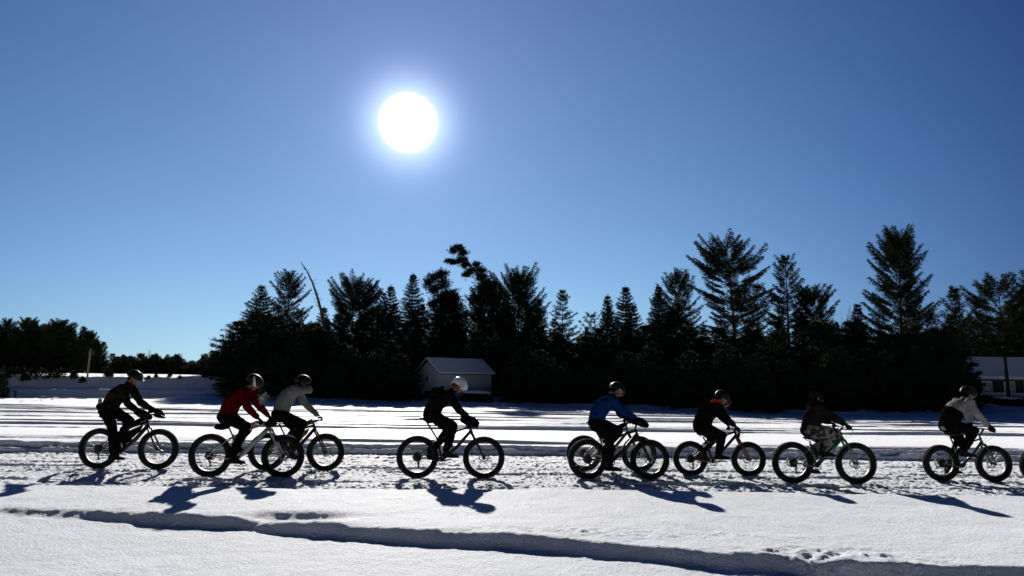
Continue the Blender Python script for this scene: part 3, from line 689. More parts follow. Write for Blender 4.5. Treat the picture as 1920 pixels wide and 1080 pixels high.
bush(1925, 768, 43.5, .7, .4, 'dark bush cut by the right edge below the cottage deck', 3)
bush(-4, 742, 44, .6, 1.75, 'dark tall bush cut off by the left edge of the picture', 4)
for i, (x, Y, w_, h_) in enumerate([(8, 54.5, .35, .35), (18, 55, .3, .5), (28, 55, .4, .5), (38, 55, .35, .55), (46, 54.2, .3, .6), (60, 55, .3, .45), (78, 54.4, .5, .75), (98, 54.6, .4, .5), (112, 54.7, .4, .6), (137, 54.6, .25, .5), (154, 54, .2, .35), (202, 54.8, .3, .45)]):
    bush(x, 720, Y, w_, h_, 'small dark shrub growing out of the snowbank below the far wood', 30 + i, group='shrubs on the snowbank', n=160)
for i, x in enumerate([278, 292, 318, 336, 381, 388, 396, 405]):
    bush(x, 715, 54.6 + (i % 3) * .3, .1, .16, 'tiny tuft sticking out of the snowbank just left of the big wood', 50 + i, group='tufts on the snowbank', n=40)
def pole():
    Y = float(S_(-28.0)) + 2.6; b_ = at_depth(163, 713, Y); t_ = at_depth(169, 656, Y); r = empty('utility_pole', (b_.x, Y, hz(b_.x, Y))); tag(r, 'thin leaning wooden pole standing on the snowbank at left', 'pole')
    m_ = MB(); m_.tube([(0, 0, -.3), (t_.x - b_.x, 0, t_.z - r.location.z)], [.065, .05], 10); m_.build('shaft', mat('pole_wood', (.28, .24, .2), .9), r, smooth=True)
    m_ = MB(); m_.tube([(t_.x - b_.x, 0, t_.z - r.location.z), (t_.x - b_.x, 0, t_.z - r.location.z + .05)], [.055, .03], 10); m_.build('cap', trim_dk, r, smooth=True)
    Yp = float(S_(-30.0)) - .1; b_ = at_depth(28, 745, Yp); r = empty('marker_post', (b_.x, Yp, hz(b_.x, Yp))); tag(r, 'short dark post at the foot of the snowbank near the left edge', 'post')
    m_ = MB(); m_.tube([(0, 0, -.1), (0, 0, .36)], [.07, .07], 10); m_.build('shaft', trim_dk, r); m_ = MB(); m_.tube([(0, 0, .36), (0, 0, .42), (0, 0, .46)], [.15, .15, .03], 10); m_.build('cap', trim_dk, r)
pole()

# ---------------------------------------------------------------- bicycles and riders
rubber = mat('tyre_rubber', (.006, .006, .007), .8, bump=.4, bscale=60, spec=.12)
blackm = mat('black_metal', (.006, .006, .007), .5, spec=.25); steel = mat('steel', (.16, .16, .16), .45, metal=1.0, var=.1); saddle_m = mat('saddle_vinyl', (.012, .012, .012), .5)
def paint(name, c): return mat(name, c, .3, var=.05, coat=.4, spec=.5)
skin = mat('skin', (.15, .07, .05), .55, var=.08); hairm = mat('hair', (.05, .03, .02), .8, bump=.5, bscale=90)
eye_m = mat('eye', (.03, .02, .02), .1, spec=.8)
def fabric(name, c, col2=None, scale=18.0, sharp=False, rough=.85): return mat(name, c, rough, var=.2, scale=scale, bump=.25, bscale=120, spec=.0, col2=col2, sharp=sharp)
F_black = fabric('black_cloth', (.0045, .0045, .005)); F_char = fabric('charcoal_cloth', (.010, .010, .011)); glove_m = fabric('black_glove', (.005, .005, .005)); boot_m = fabric('black_boot', (.012, .011, .010), rough=.6)
class Frame_:
    """a bicycle's own upright plane; turns photo pixels into local (forward, left, up) metres"""
    def __init__(s, rpx, fpx, contact_y, yaw):
        m_ = ground((rpx[0] + fpx[0]) / 2, contact_y, -.005); s.F = Vector((math.cos(yaw), math.sin(yaw), 0)); s.Lf = Vector((-s.F.y, s.F.x, 0)); s.yaw = yaw; s.M = m_
        a = s.loc(rpx, 0); b = s.loc(fpx, 0); s.O = m_ + s.F * a.x; s.O.z = m_.z; s.R = (a.z + b.z) / 2; s.wb = b.x - a.x; s.M = s.O
    def loc(s, p, y=0.0):
        d = ray(*p); O = s.M; t = (O + s.Lf * y - CAM_P).dot(s.Lf) / d.dot(s.Lf); w = CAM_P + d * t - O
        return Vector((w.dot(s.F), y, w.z))
WHEELS = {}
def wheel_parts(parent, c, R, tw, rim_m, spoke_m, rot, disc=True, cass=False):
    key = (round(R, 3), tw, rim_m.name)
    r0 = R - .014; mr_ = tw / 2
    if key not in WHEELS:
        ty = MB(); ri = R - .088
        prof = [(ri, -mr_ * .62), (ri + .02, -mr_ * .9), (R - .045, -mr_ * 1.0), (R - .022, -mr_ * .86), (r0, -mr_ * .5), (r0 + .002, 0), (r0, mr_ * .5), (R - .022, mr_ * .86), (R - .045, mr_), (ri + .02, mr_ * .9), (ri, mr_ * .62)]
        ty.ring((0, 0, 0), R, prof, 72)
        nk = 58
        for k in range(nk):
            a = 2 * math.pi * k / nk
            for (yo, da, rr, sz) in ((-.022, 0, R - .008, (.016, .016, .018)), (.022, 0, R - .008, (.016, .016, .018)), (-mr_ * .72, .5, R - .017, (.020, .014, .018)), (mr_ * .72, .5, R - .017, (.020, .014, .018)), (0, .5, R - .008, (.012, .014, .016))):
                an = a + da * 2 * math.pi / nk; rm = Matrix.Rotation(-an, 3, 'Y')
                ty.box((rr * math.cos(an), yo, rr * math.sin(an)), (sz[2], sz[1], sz[0]), rm)
        rim = MB(); rh = mr_ * .60; rim.ring((0, 0, 0), R, [(ri - .016, -rh * .8), (ri + .004, -rh), (ri + .004, rh), (ri - .016, rh * .8), (ri - .014, 0)], 64)
        sp = MB(); ri2 = ri - .015
        for k in range(32):
            a = 2 * math.pi * k / 32; s = 1 if k % 2 else -1; b_ = a + (1.35 if (k // 2) % 2 else -1.35)
            sp.tube([(.026 * math.cos(b_), s * .045, .026 * math.sin(b_)), (ri2 * math.cos(a), s * .008, ri2 * math.sin(a))],   .0018, 3, caps=False)
        hub = MB(); hub.ring((0, 0, 0), 1, [(.008, -.075), (.024, -.06), (.030, -.047), (.018, -.035), (.016, .035), (.030, .047), (.024, .06), (.008, .075)], 20)
        di = MB()
        di.ring((0, .062, 0), 1, [(.066, -.001), (.085, -.001), (.085, .001), (.066, .001)], 40)
        for k in range(6):
            a = k * math.pi / 3; di.tube([(.018 * math.cos(a), .062, .018 * math.sin(a)), (.07 * math.cos(a + .35), .062, .07 * math.sin(a + .35))], .004, 4)
        ca = MB()
        for k, rr in enumerate([.076, .069, .062, .055, .048, .042, .036, .030]):
            ca.ring((0, -.038 - k * .0042, 0), 1, [(rr - .016, -.001), (rr, -.001), (rr, .001), (rr - .016, .001)], 36)
            for q in range(22 if k < 4 else 0):
                a = q * 2 * math.pi / 22; ca.box((rr * math.cos(a), -.038 - k * .0042, rr * math.sin(a)), (.006, .002, .005), Matrix.Rotation(-a, 3, 'Y'))
        ca.ring((0, -.055, 0), 1, [(.014, -.03), (.028, -.03), (.028, .02), (.014, .02)], 20)
        WHEELS[key] = (ty.mesh('tyre'), rim.mesh('rim'), sp.mesh('spokes'), hub.mesh('wheel'), di.mesh('brake_disc'), ca.mesh('cassette'))
        for me, mm in zip(WHEELS[key], (rubber, rim_m, spoke_m, blackm, steel, blackm)): me.materials.append(mm)
        for i in (0, 1, 3): WHEELS[key][i].shade_smooth()
    ms = WHEELS[key]
    w = link_mesh('wheel', ms[3], None, parent, smooth=False); w.location = c; w.rotation_euler = (0, rot, 0)
    for nm, me in (('tyre', ms[0]), ('rim', ms[1]), ('spokes', ms[2]), ('brake_disc', ms[4])): link_mesh(nm, me, None, w, smooth=False)
    if cass: link_mesh('cassette', ms[5], None, w, smooth=False)
    return w
def V3(x, y, z): return Vector((x, y, z))
def build_bike(fr, o, bar, crank_a):
    """fr Frame_, o options, bar (x,z) of handlebar centre; returns pedal positions"""
    R, wb = fr.R, fr.wb; fm = o['frame']; km = o.get('fork', fm)
    r = empty('fat_bike', fr.O, fr.yaw); tag(r, o['label'], 'bicycle', 'fat bikes riding in a line')
    tw = .112
    wheel_parts(r, (0, 0, R), R, tw, o.get('rim', blackm), steel, rf.uniform(0, 6), cass=True)
    wheel_parts(r, (wb, 0, R), R, tw, o.get('rim', blackm), steel, rf.uniform(0, 6))
    BB = V3(.372 * wb, 0, R - .055); HT = V3(.775 * wb, 0, R + .475 * wb); HB = V3(.802 * wb, 0, R + .385 * wb); ST = V3(.297 * wb, 0, R + .27 * wb)
    m_ = MB(); th = o.get('tube', 1.0)
    m_.tube([BB, ST], .017 * th, 12); m_.tube([HT, HT.lerp(HB, .5), HB], [.024, .022, .026], 12)
    mid = (BB + HB) / 2 + V3(.012, 0, -.012 + o.get('dt_curve', 0)); m_.tube([BB, mid, HB + (HT - HB) * .15], [(.026 * th, .026 * th), (.022 * th, .030 * th), (.022 * th, .028 * th)], 12, side=(0, 1, 0))
    m2_ = (ST + HT) / 2 + V3(0, 0, o.get('tt_curve', .0)); m_.tube([ST + (BB - ST) * .06, m2_, HT + (HB - HT) * .2], [.016 * th, .017 * th, .020 * th], 12)
    for s in (-1, 1):
        m_.tube([BB + V3(-.02, s * .03, 0), BB + V3(-.10, s * .075, .005), V3(.12, s * .088, R - .015), V3(0, s * .085, R)], [.013, .012, .011, .010], 8)
        m_.tube([ST + V3(-.005, s * .012, -.02), ST + V3(-.05, s * .07, -.05), V3(.06, s * .088, R + .05), V3(0, s * .085, R)], [.010, .010, .009, .010], 8)
        m_.box((0.0, s * .092, R), (.035, .008, .04))
    m_.tube([BB + V3(0, -.055, 0), BB + V3(0, .055, 0)], .025, 14)
    fo = m_.build('frame', fm, r, smooth=True)
    if 'stay' in o:
        q = MB(); q.tube([BB + V3(-.10, -.080, .012), V3(.10, -.094, R - .008)], [(.006, .017), (.006, .014)], 8, side=(0, 1, 0)); q.build('chainstay_guard', o['stay'], fo, smooth=True)
    m_ = MB(); cr = HB + V3(.012, 0, -.035)
    m_.tube([HB + V3(0, 0, .02), cr], [.024, .026], 10)
    m_.tube([cr + V3(0, -.075, 0), cr + V3(0, .075, 0)], .022, 10)
    for s in (-1, 1): m_.tube([cr + V3(0, s * .07, .005), cr.lerp(V3(wb, 0, R), .55) + V3(.006, s * .078, 0), V3(wb - .012, s * .08, R + .02), V3(wb, s * .08, R)], [(.018, .022), (.016, .020), (.013, .015), (.012, .012)], 10)
    m_.build('fork', km, r, smooth=True)
    if 'fork_guard' in o: pass
    # seat
    sd_ = o['saddle']; m_ = MB(); m_.tube([ST + (BB - ST) * .05, V3(sd_[0] - .02, 0, sd_[1] - .05)], .0145, 10)
    m_.tube([ST + (BB - ST) * .02, ST + (ST - BB).normalized() * .02], .021, 12); m_.build('seatpost', blackm, r, smooth=True)
    m_ = MB(); sx, sz = sd_
    m_.tube([(sx - .12, 0, sz + .012), (sx - .10, 0, sz + .01), (sx - .02, 0, sz - .002), (sx + .08, 0, sz), (sx + .15, 0, sz - .008)], [(.045, .012), (.068, .020), (.05, .022), (.024, .018), (.016, .010)], 12, side=(0, 1, 0), round_caps=True)
    for s in (-1, 1): m_.tube([(sx - .10, s * .022, sz - .01), (sx - .06, s * .022, sz - .04), (sx + .04, s * .022, sz - .04), (sx + .11, s * .012, sz - .01)], .0035, 5)
    m_.build('saddle', saddle_m, r, smooth=True)
    # bar, stem
    bx, bz = bar; m_ = MB(); top = HT + (HT - HB).normalized() * .03
    m_.tube([HT, top], .018, 10); m_.tube([top, V3(bx + .01, 0, bz)], [.017, .018], 10); m_.build('stem', blackm, r, smooth=True)
    m_ = MB(); hw = .36; m_.tube([(bx - .045, -hw, bz), (bx - .02, -hw * .6, bz), (bx + .01, -.05, bz), (bx + .01, .05, bz), (bx - .02, hw * .6, bz), (bx - .045, hw, bz)], .0125, 10)
    hb_ = m_.build('handlebar', blackm, r, smooth=True)
    for s in (-1, 1):
        m_ = MB(); m_.tube([(bx - .045, s * hw, bz), (bx - .031, s * (hw - .13), bz)], .017, 10); m_.build('grip', saddle_m, hb_, smooth=True)
        m_ = MB(); m_.tube([(bx - .01, s * .19, bz - .005), (bx + .035, s * .21, bz - .03), (bx + .03, s * .30, bz - .055)], [.006, .006, .005], 6); m_.box((bx, s * .185, bz), (.03, .02, .03)); m_.build('brake_lever', blackm, hb_, smooth=True)
    m_ = MB()
    for s, k in ((-1, .10), (1, .07)):
        m_.tube([(bx + .03, s * .18, bz - .01), (bx + .10 + k * .3, s * .12, bz - .05), (bx + .07 + k * .3, s * .06, bz - .17), (cr.x + .0, s * .05, cr.z + .03), (wb * .9, s * .085, (cr.z + R) / 2)], .0028, 5)
    m_.build('brake_cable', blackm, r, smooth=True)
    # drivetrain
    m_ = MB(); cl = .168; ca, sa = math.cos(crank_a), math.sin(crank_a); ped = []
    for s, sg in ((-1, 1), (1, -1)):
        e_ = BB + V3(ca * cl * sg, s * .115, sa * cl * sg); m_.tube([BB + V3(0, s * .085, 0), e_], [(.008, .016), (.007, .011)], 8, side=(0, 1, 0)); ped.append(e_ + V3(0, s * .055, 0))
    m_.tube([BB + V3(0, -.09, 0), BB + V3(0, .09, 0)], .015, 10); ck = m_.build('crankset', blackm, r, smooth=True)
    m_ = MB(); m_.ring(BB + V3(0, -.066, 0), 1, [(.050, -.0015), (.062, -.0015), (.062, .0015), (.050, .0015)], 40)
    for k in range(30): a = k * 2 * math.pi / 30; m_.box(BB + V3(.064 * math.cos(a), -.066, .064 * math.sin(a)), (.007, .003, .005), Matrix.Rotation(-a, 3, 'Y'))
    for k in range(4): a = k * math.pi / 2 + crank_a; m_.tube([BB + V3(0, -.066, 0), BB + V3(.052 * math.cos(a), -.066, .052 * math.sin(a))], .005, 5)
    m_.build('chainring', blackm, ck)
    for p in ped: m_ = MB(); m_.box(p, (.10, .095, .014)); m_.tube([p + V3(0, -.055, 0), p + V3(0, .055, 0)], .008, 8); m_.build('pedal', blackm, ck)
    m_ = MB(); jy = -.062; J1 = V3(.03, jy, R - .10); J2 = V3(-.012 + .05, jy, R - .165)
    for a_, b_ in ((BB + V3(0, jy, .064), V3(0, jy, R + .058)), (V3(.052, jy, R - .02), J1 + V3(.012, 0, 0)), (J1 + V3(-.01, 0, 0), J2 + V3(-.012, 0, 0)), (J2 + V3(0, 0, -.012), BB + V3(0, jy, -.062))):
        m_.tube([a_, b_], [(.003, .0055)] * 2, 6, side=(0, 1, 0))
    m_.build('chain', blackm, r)
    m_ = MB(); m_.tube([V3(.005, -.10, R - .02), V3(.02, -.105, R - .07), J1], [.011, .013, .012], 8); m_.tube([J1, J2], [(.012, .012), (.012, .010)], 8)
    for J in (J1, J2): m_.ring(J, 1, [(.004, -.004), (.021, -.004), (.021, .004), (.004, .004)], 14)
    m_.build('rear_derailleur', blackm, r)
    # extras
    if o.get('frame_bag'):
        m_ = MB(); a, b_, c_ = ST.lerp(BB, .12), HT.lerp(BB, .10) + V3(-.03, 0, -.02), BB.lerp(ST, .25) + V3(.02, 0, .0)
        if o.get('bag_wide'): c_ = BB + V3(.03, 0, .03)
        pts = [a + V3(.02, -.03, 0), b_ + V3(0, -.03, .0), HB.lerp(BB, .25) + V3(-.03, -.03, .03), HB.lerp(BB, .8) + V3(-.02, -.03, .05), c_ + V3(.03, -.03, .02)]
        m_.prism(pts, (0, .06, 0)); m_.build('frame_bag', o['frame_bag'], r)
    if o.get('top_bag'):
        m_ = MB(); a, b_ = ST.lerp(HT, .35), HT; m_.tube([a + V3(0, 0, .05), a.lerp(b_, .5) + V3(0, 0, .062), b_ + V3(-.02, 0, .055)], [(.028, .028), (.032, .042), (.03, .045)], 12, side=(0, 1, 0), round_caps=True); m_.build('top_tube_bag', o['top_bag'], r, smooth=True)
    if o.get('saddle_bag'):
        m_ = MB(); m_.tube([(sx - .20, 0, sz - .075), (sx - .12, 0, sz - .08), (sx - .02, 0, sz - .07)], [(.05, .050), (.055, .055), (.035, .04)], 12, side=(0, 1, 0), round_caps=True); sb = m_.build('saddle_bag', F_black, r, smooth=True)
        m_ = MB(); m_.box((sx - .245, 0, sz - .075), (.012, .05, .06)); m_.build('reflector', mat('reflector', (.5, .5, .5), .3), sb)
    if o.get('bar_bag'):
        m_ = MB(); m_.tube([(bx + .055, -.14, bz - .035), (bx + .055, .14, bz - .035)], [.062, .062], 16, round_caps=True); m_.build('bar_bag', F_black, r, smooth=True)
    for s in (-1, 1):
        if o.get('mitts'):
            m_ = MB(); m_.tube([(bx - .14, s * .27, bz + .045), (bx - .06, s * .275, bz + .02), (bx + .03, s * .265, bz - .02), (bx + .09, s * .25, bz - .05)], [(.05, .055), (.075, .075), (.08, .075), (.045, .05)], 14, side=(0, 1, 0), round_caps=True)
            m_.build('bar_mitt', F_black, hb_, smooth=True)
    if o.get('gadget'):
        m_ = MB(); m_.box((bx + .02, -.03, bz + .055), (.085, .05, .018)); m_.tube([(bx + .01, -.03, bz), (bx + .02, -.03, bz + .05)], .008, 6); m_.build('bar_computer', blackm, hb_)
    if o.get('mirror'):
        a = fr.loc((298, 778), .0); b_ = fr.loc((313, 779.5), .0); c_ = fr.loc((319, 782), .0); m_ = MB(); m_.tube([a + V3(0, -.2, 0), b_ + V3(0, -.22, 0)], .005, 6); m_.tube([b_ + V3(-.02, -.22, 0.004), c_ + V3(0, -.22, 0)], [(.03, .012), (.02, .008)], 10, round_caps=True); m_.build('mirror', blackm, hb_)
    if o.get('fender'):
        m_ = MB(); m_.ell(V3(.845 * wb, 0, R + .41 * wb), (.03, .03, .05)); m_.build('front_light', blackm, r, smooth=True)
    # bottle in its cage: a thing of its own
    if o.get('bottle'):
        bt = empty('water_bottle', fr.O, fr.yaw); tag(bt, o['bottle'], 'bottle'); dirn = (HB - BB).normalized(); nn = V3(-dirn.z, 0, dirn.x); b0 = BB + dirn * .13 + nn * .062
        if o.get('bottle_on') == 'top': dirn = (HT - ST).normalized(); b0 = ST.lerp(HT, .45) + V3(0, -.0, .06)
        m_ = MB(); m_.tube([b0, b0 + dirn * .07, b0 + dirn * .085, b0 + dirn * .10, b0 + dirn * .16], [.034, .036, .031, .036, .033], 14); m_.build('body', o['bottle_m'], bt, smooth=True)
        m_ = MB(); m_.tube([b0 + dirn * .161, b0 + dirn * .178, b0 + dirn * .18, b0 + dirn * .20], [.030, .028, .012, .011], 12); m_.build('cap', o.get('cap_m', blackm), bt, smooth=True)
    return ped

def rotY(a): return Matrix.Rotation(a, 3, 'Y')
def limb(mb, a, b_, c, ra, rb, rc, seg=12, bulge=1.0, mid=None):
    m1 = a.lerp(b_, .4); m2 = b_.lerp(c, .35)
    mb.tube([a, m1, b_], [ra, (ra * .55 + rb * .45) * bulge, rb], seg, round_caps=True)
    mb.tube([b_, m2, c], [rb, (rb * .62 + rc * .38) * bulge * 1.04, rc], seg, round_caps=True)
def hand(mb, wrist, bar, s, g=0.0, gripping=True, fwd=None):
    """palm from the wrist to the bar, four bent fingers of different length closed over it, thumb round the inside"""
    d = (bar - wrist); d = d.normalized() if d.length > 1e-4 else V3(1, 0, -.3); up = V3(0, 1, 0).cross(d) * -1
    if up.z < 0: up = -up
    palm_end = (bar + up * .028 - d * .005) if gripping else wrist + d * .095
    mb.tube([wrist, wrist.lerp(palm_end, .5), palm_end], [(.028 + g, .021 + g), (.040 + g, .017 + g), (.042 + g, .015 + g)], 12, side=(0, 1, 0), round_caps=True)
    for k, (yo, L) in enumerate(((-.033, .9), (-.011, 1.05), (.011, 1.0), (.033, .82))):
        k0 = palm_end + V3(0, yo, 0)
        if gripping:
            p = [k0, k0 + (d * .030 + up * .001) * L, k0 + (d * .044 - up * .026) * L, k0 + (d * .022 - up * .048) * L, k0 + (-d * .002 - up * .050) * L]
        else: p = [k0, k0 + d * .035 * L - up * .006, k0 + d * .060 * L - up * .020, k0 + d * .075 * L - up * .036]
        mb.tube(p, [.0100 + g * .7, .0092 + g * .7, .0085 + g * .7, .0075 + g * .7, .007 + g * .7][:len(p)], 8, round_caps=True)
    t0 = wrist.lerp(palm_end, .35) + V3(0, -s * .030, -.004)
    p = [t0, t0 + d * .028 + V3(0, -s * .022, -.012), t0 + d * .052 + V3(0, -s * .024, -.030)] if gripping else [t0, t0 + d * .03 + V3(0, -s * .026, -.006), t0 + d * .055 + V3(0, -s * .03, -.01)]
    mb.tube(p, [.013 + g * .7, .0105 + g * .7, .0085 + g * .7], 8, round_caps=True)
def torso_path(hip, sh, curve):
    d = sh - hip; back = V3(-d.z, 0, d.x).normalized()
    if back.x > 0: back = -back
    return [hip + d * t + back * (curve * math.sin(math.pi * min(1, t * 1.02))) for t in (0, .22, .45, .68, .88, 1.0)]
def wrinkle(seed, amp):
    def f(co):
        x, y, z = co[:, 0], co[:, 1], co[:, 2]
        n = fbm(x * 9 + y * 4 + seed, z * 16 - y * 6, seed, 3) + .6 * fbm(x * 22 + 7, z * 24 + y * 15, seed + 3, 2); return amp * (n - .1)
    return f
def build_rider(fr, o, ped):
    P = fr.loc; J = o['j']; ks = o.get('k', 1.0) * 1.04
    r = empty('person', fr.O, fr.yaw); tag(r, o['label'], 'person', 'people riding fat bikes in a line')
    hipc = P(J['hip'], 0); sh = P(J['sh'], 0); head = P(J['head'], 0)
    tp = torso_path(hipc, sh, o.get('curve', .05)); pitch = rad(o.get('pitch', 25)); yaw_h = rad(o.get('turn', 0))
    ak = {}
    for nm, s in (('n', -1), ('f', 1)):
        shp = sh + V3(0, s * .175 * ks, -.01); el = P(J['el_' + nm], s * .27); gp = V3(fr.bar[0] - .035, s * .285, fr.bar[1])
        if J.get('hand_' + nm): gp = P(J['hand_' + nm], s * .08); el = P(J['el_' + nm], s * .22)
        wr = gp + (el - gp).normalized() * .085
        if not J.get('hand_' + nm): wr.z += .02
        # keep the arm to a human length
        ua = el - shp
        if ua.length > .33: el = shp + ua.normalized() * .33
        ak[nm] = (shp, el, wr, gp)
    lk = {}
    for nm, s, i in (('n', -1, 0), ('f', 1, 1)):
        hp = hipc + V3(.01, s * .095 * ks, -.01); kn = P(J['kn_' + nm], s * .115); pd = ped[i]
        an = pd + V3(-.085, -s * .01, .115); an2 = P(J['an_' + nm], s * .15) if J.get('an_' + nm) else an
        an = V3((an.x + an2.x) / 2, an.y, max(an.z, min(an2.z, an.z + .03)))
        lk[nm] = (hp, kn, an, pd)
    hr = rotY(pitch) ; hr = Matrix.Rotation(yaw_h, 3, 'Z') @ hr
    def H(x, y, z): return head + hr @ V3(x, y, z)
    # --- body, one continuous skin
    b = MB()
    b.tube(tp, [(.150 * ks, .105), (.135 * ks, .098), (.145 * ks, .105), (.165 * ks, .112), (.165 * ks, .09), (.10 * ks, .06)], 18, side=(0, 1, 0), round_caps=True)
    nb = tp[-1] + (head - tp[-1]) * .1
    b.tube([tp[-2], nb, H(-.03, 0, -.075)], [.075, .062, .052], 14, round_caps=True)
    b.ell(head, (.096, .075, .108), hr, 20, 14); b.ell(H(.030, 0, -.055), (.062, .055, .065), hr, 16, 10); b.ell(H(.062, 0, -.092), (.022, .024, .018), hr)
    b.ell(H(.088, 0, -.022), (.020, .013, .026), hr); b.tube([H(.088, 0, .012), H(.104, 0, -.034)], [.008, .014], 8, round_caps=True)
    b.ell(H(.076, 0, .022), (.02, .045, .010), hr); b.ell(H(.082, 0, -.062), (.013, .022, .006), hr); b.ell(H(.080, 0, -.072), (.013, .020, .006), hr)
    for s in (-1, 1): b.ell(H(-.002, s * .078, -.018), (.018, .010, .030), hr); b.ell(H(.050, s * .040, -.030), (.03, .022, .022), hr)
    for nm, s in (('n', -1), ('f', 1)):
        shp, el, wr, gp = ak[nm]; limb(b, shp, el, wr, .052, .040, .027); b.ell(shp, (.06, .06, .06))
        hand(b, wr, gp, s, gripping=not J.get('hand_' + nm))
        hp, kn, an, pd = lk[nm]; limb(b, hp, kn, an, .086, .056, .038)
        b.tube([an + V3(-.03, 0, -.05), an + V3(.05, 0, -.065), an + V3(.17, 0, -.088)], [(.033, .03), (.042, .03), (.038, .018)], 12, side=(0, 1, 0), round_caps=True); b.ell(an, (.04, .034, .045))
    b.remesh('body', skin, .0075, 3, r)
    # eyes
    e_ = MB()
    for s in (-1, 1): e_.ell(H(.079, s * .030, .000), (.011, .012, .009), hr, 10, 8)
    e_.build('eyes', eye_m, r, smooth=True)
    # --- trousers
    t = MB(); t.tube([tp[0] + (tp[0] - tp[1]) * .25, tp[0], tp[1]], [(.155 * ks, .125), (.178 * ks, .145), (.15 * ks, .12)], 18, side=(0, 1, 0), round_caps=True); g = o.get('loose', 1.0)
    for nm in 'nf':
        hp, kn, an, pd = lk[nm]; limb(t, hp, kn, an + V3(0, 0, .03), .118 * g, .087 * g, .068 * g, 14); t.ell(hp + V3(-.03, 0, .0), (.125, .10, .12))
    t.remesh('trousers', o['trousers'], .011, 4, r, disp=wrinkle(o['seed'], .012 * g))
    # --- boots
    for nm, s in (('n', -1), ('f', 1)):
        hp, kn, an, pd = lk[nm]; m_ = MB()
        m_.tube([an + V3(.0, 0, .07), an + V3(0, 0, 0), an + V3(-.002, 0, -.04)], [.052, .050, .048], 14, round_caps=True)
        m_.tube([an + V3(-.045, 0, -.062), an + V3(.02, 0, -.055), an + V3(.10, 0, -.072), an + V3(.19, 0, -.085)], [(.038, .038), (.043, .044), (.047, .032), (.040, .022)], 14, side=(0, 1, 0), round_caps=True)
        bo = m_.remesh('boot', boot_m, .009, 3, r)
        m_ = MB(); m_.tube([an + V3(-.07, 0, -.098), an + V3(.02, 0, -.100), an + V3(.11, 0, -.104), an + V3(.21, 0, -.102)], [(.036, .010), (.038, .011), (.048, .010), (.036, .009)], 12, side=(0, 1, 0), round_caps=True); m_.build('sole', rubber, bo, smooth=True)
    # --- jacket
    j = MB(); f_ = o.get('puff', 1.0)
    j.tube([tp[0].lerp(tp[1], .15)] + tp[1:5] + [tp[5]], [(.178 * ks, .152 * f_), (.172 * ks, .150 * f_), (.176 * ks, .152 * f_), (.192 * ks, .150 * f_), (.187 * ks, .122 * f_), (.105 * ks, .08)], 20, side=(0, 1, 0), round_caps=True)
    if o.get('hem'): j.tube([tp[0] + (tp[0] - tp[1]).normalized() * .02, tp[0]], [(.175 * ks, .135), (.175 * ks, .138)], 18, side=(0, 1, 0), round_caps=True)
    j.tube([tp[-2], nb, nb.lerp(H(-.03, 0, -.075), .45)], [.105, .088, .070], 14, round_caps=True)
    for nm in 'nf':
        shp, el, wr, gp = ak[nm]; limb(j, shp, el, wr + (el - wr).normalized() * .02, .085 * f_, .069 * f_, .050 * f_, 14); j.ell(shp, (.09, .085, .09))
    jk = j.remesh('jacket', o['jacket'], .0105, 4, r, disp=wrinkle(o['seed'] + 9, .014))
    if o.get('panel'):   # torso/back lower part in another colour: a fitted gilet panel
        m_ = MB(); m_.tube([tp[0] + (tp[0] - tp[1]) * .55, tp[1], tp[2], tp[2].lerp(tp[3], .35)], [(.190 * ks, .166), (.184 * ks, .164), (.188 * ks, .166), (.200 * ks, .164)], 20, side=(0, 1, 0), round_caps=False)
        m_.remesh('lower_panel', o['panel'], .0105, 3, jk, disp=wrinkle(o['seed'] + 4, .010))
    # --- gloves
    for nm, s in (('n', -1), ('f', 1)):
        shp, el, wr, gp = ak[nm]; m_ = MB(); hand(m_, wr, gp, s, g=o.get('glove', .0045), gripping=not J.get('hand_' + nm))
        m_.tube([wr + (el - wr).normalized() * .06, wr], [.043, .036], 12, round_caps=True); m_.remesh('glove', o.get('glove_m', glove_m), .0062, 2, r)
    # --- head wear
    if not o.get('balaclava'):
        m_ = MB(); m_.ell(H(-.022, 0, .004), (.090, .079, .104), hr, 18, 12); m_.ell(H(-.045, 0, -.06), (.055, .058, .055), hr); m_.remesh('hair', F_black if not o.get('hair') else hairm, .008, 2, r)
    hm = MB(); cc = V3(-.008, 0, .022); Rh = V3(.146, .110, .120) * o.get('hs', 1.0); seg, rings = 36, 14; vs_ = []; fs = []
    smoothh = o.get('helmet', 'vent') != 'vent'
    for i in range(rings + 1):
        for k in range(seg):
            ph = 2 * math.pi * k / seg; lowest = 1.66 + (.34 if math.cos(ph) < 0 else -.02) * abs(math.cos(ph)) + .10 * abs(math.sin(ph)) * (1 if smoothh else .6)
            th = lowest * i / rings; rr = 1.0
            if not smoothh: rr = 1 - .055 * max(0, math.cos(5 * ph * 1.0 + 1.2)) * math.sin(min(th, 1.5)) ** .5 * (i > 1) * (i < rings - 1)
            vs_.append(H(*(cc + V3(Rh.x * rr * math.sin(th) * math.cos(ph), Rh.y * rr * math.sin(th) * math.sin(ph), Rh.z * rr * math.cos(th)))))
    for i in range(rings):
        for k in range(seg): k2 = (k + 1) % seg; fs.append((i * seg + k, (i + 1) * seg + k, (i + 1) * seg + k2, i * seg + k2))
    n0 = len(vs_); inner = [H(*(cc)) .lerp(v, .90) for v in vs_[rings * seg:(rings + 1) * seg]]
    vs_ += inner; fs += [(rings * seg + k, n0 + k, n0 + (k + 1) % seg, rings * seg + (k + 1) % seg) for k in range(seg)]
    hm._add(vs_, fs)
    if o.get('visor'): hm.tube([H(.10, -.07, .035), H(.165, -.03, .030), H(.175, 0, .030), H(.165, .03, .030), H(.10, .07, .035)], [(.02, .006)] * 5, 8, side=(1, 0, 0))
    he = hm.build('helmet', o['helmet_m'], r, smooth=True)
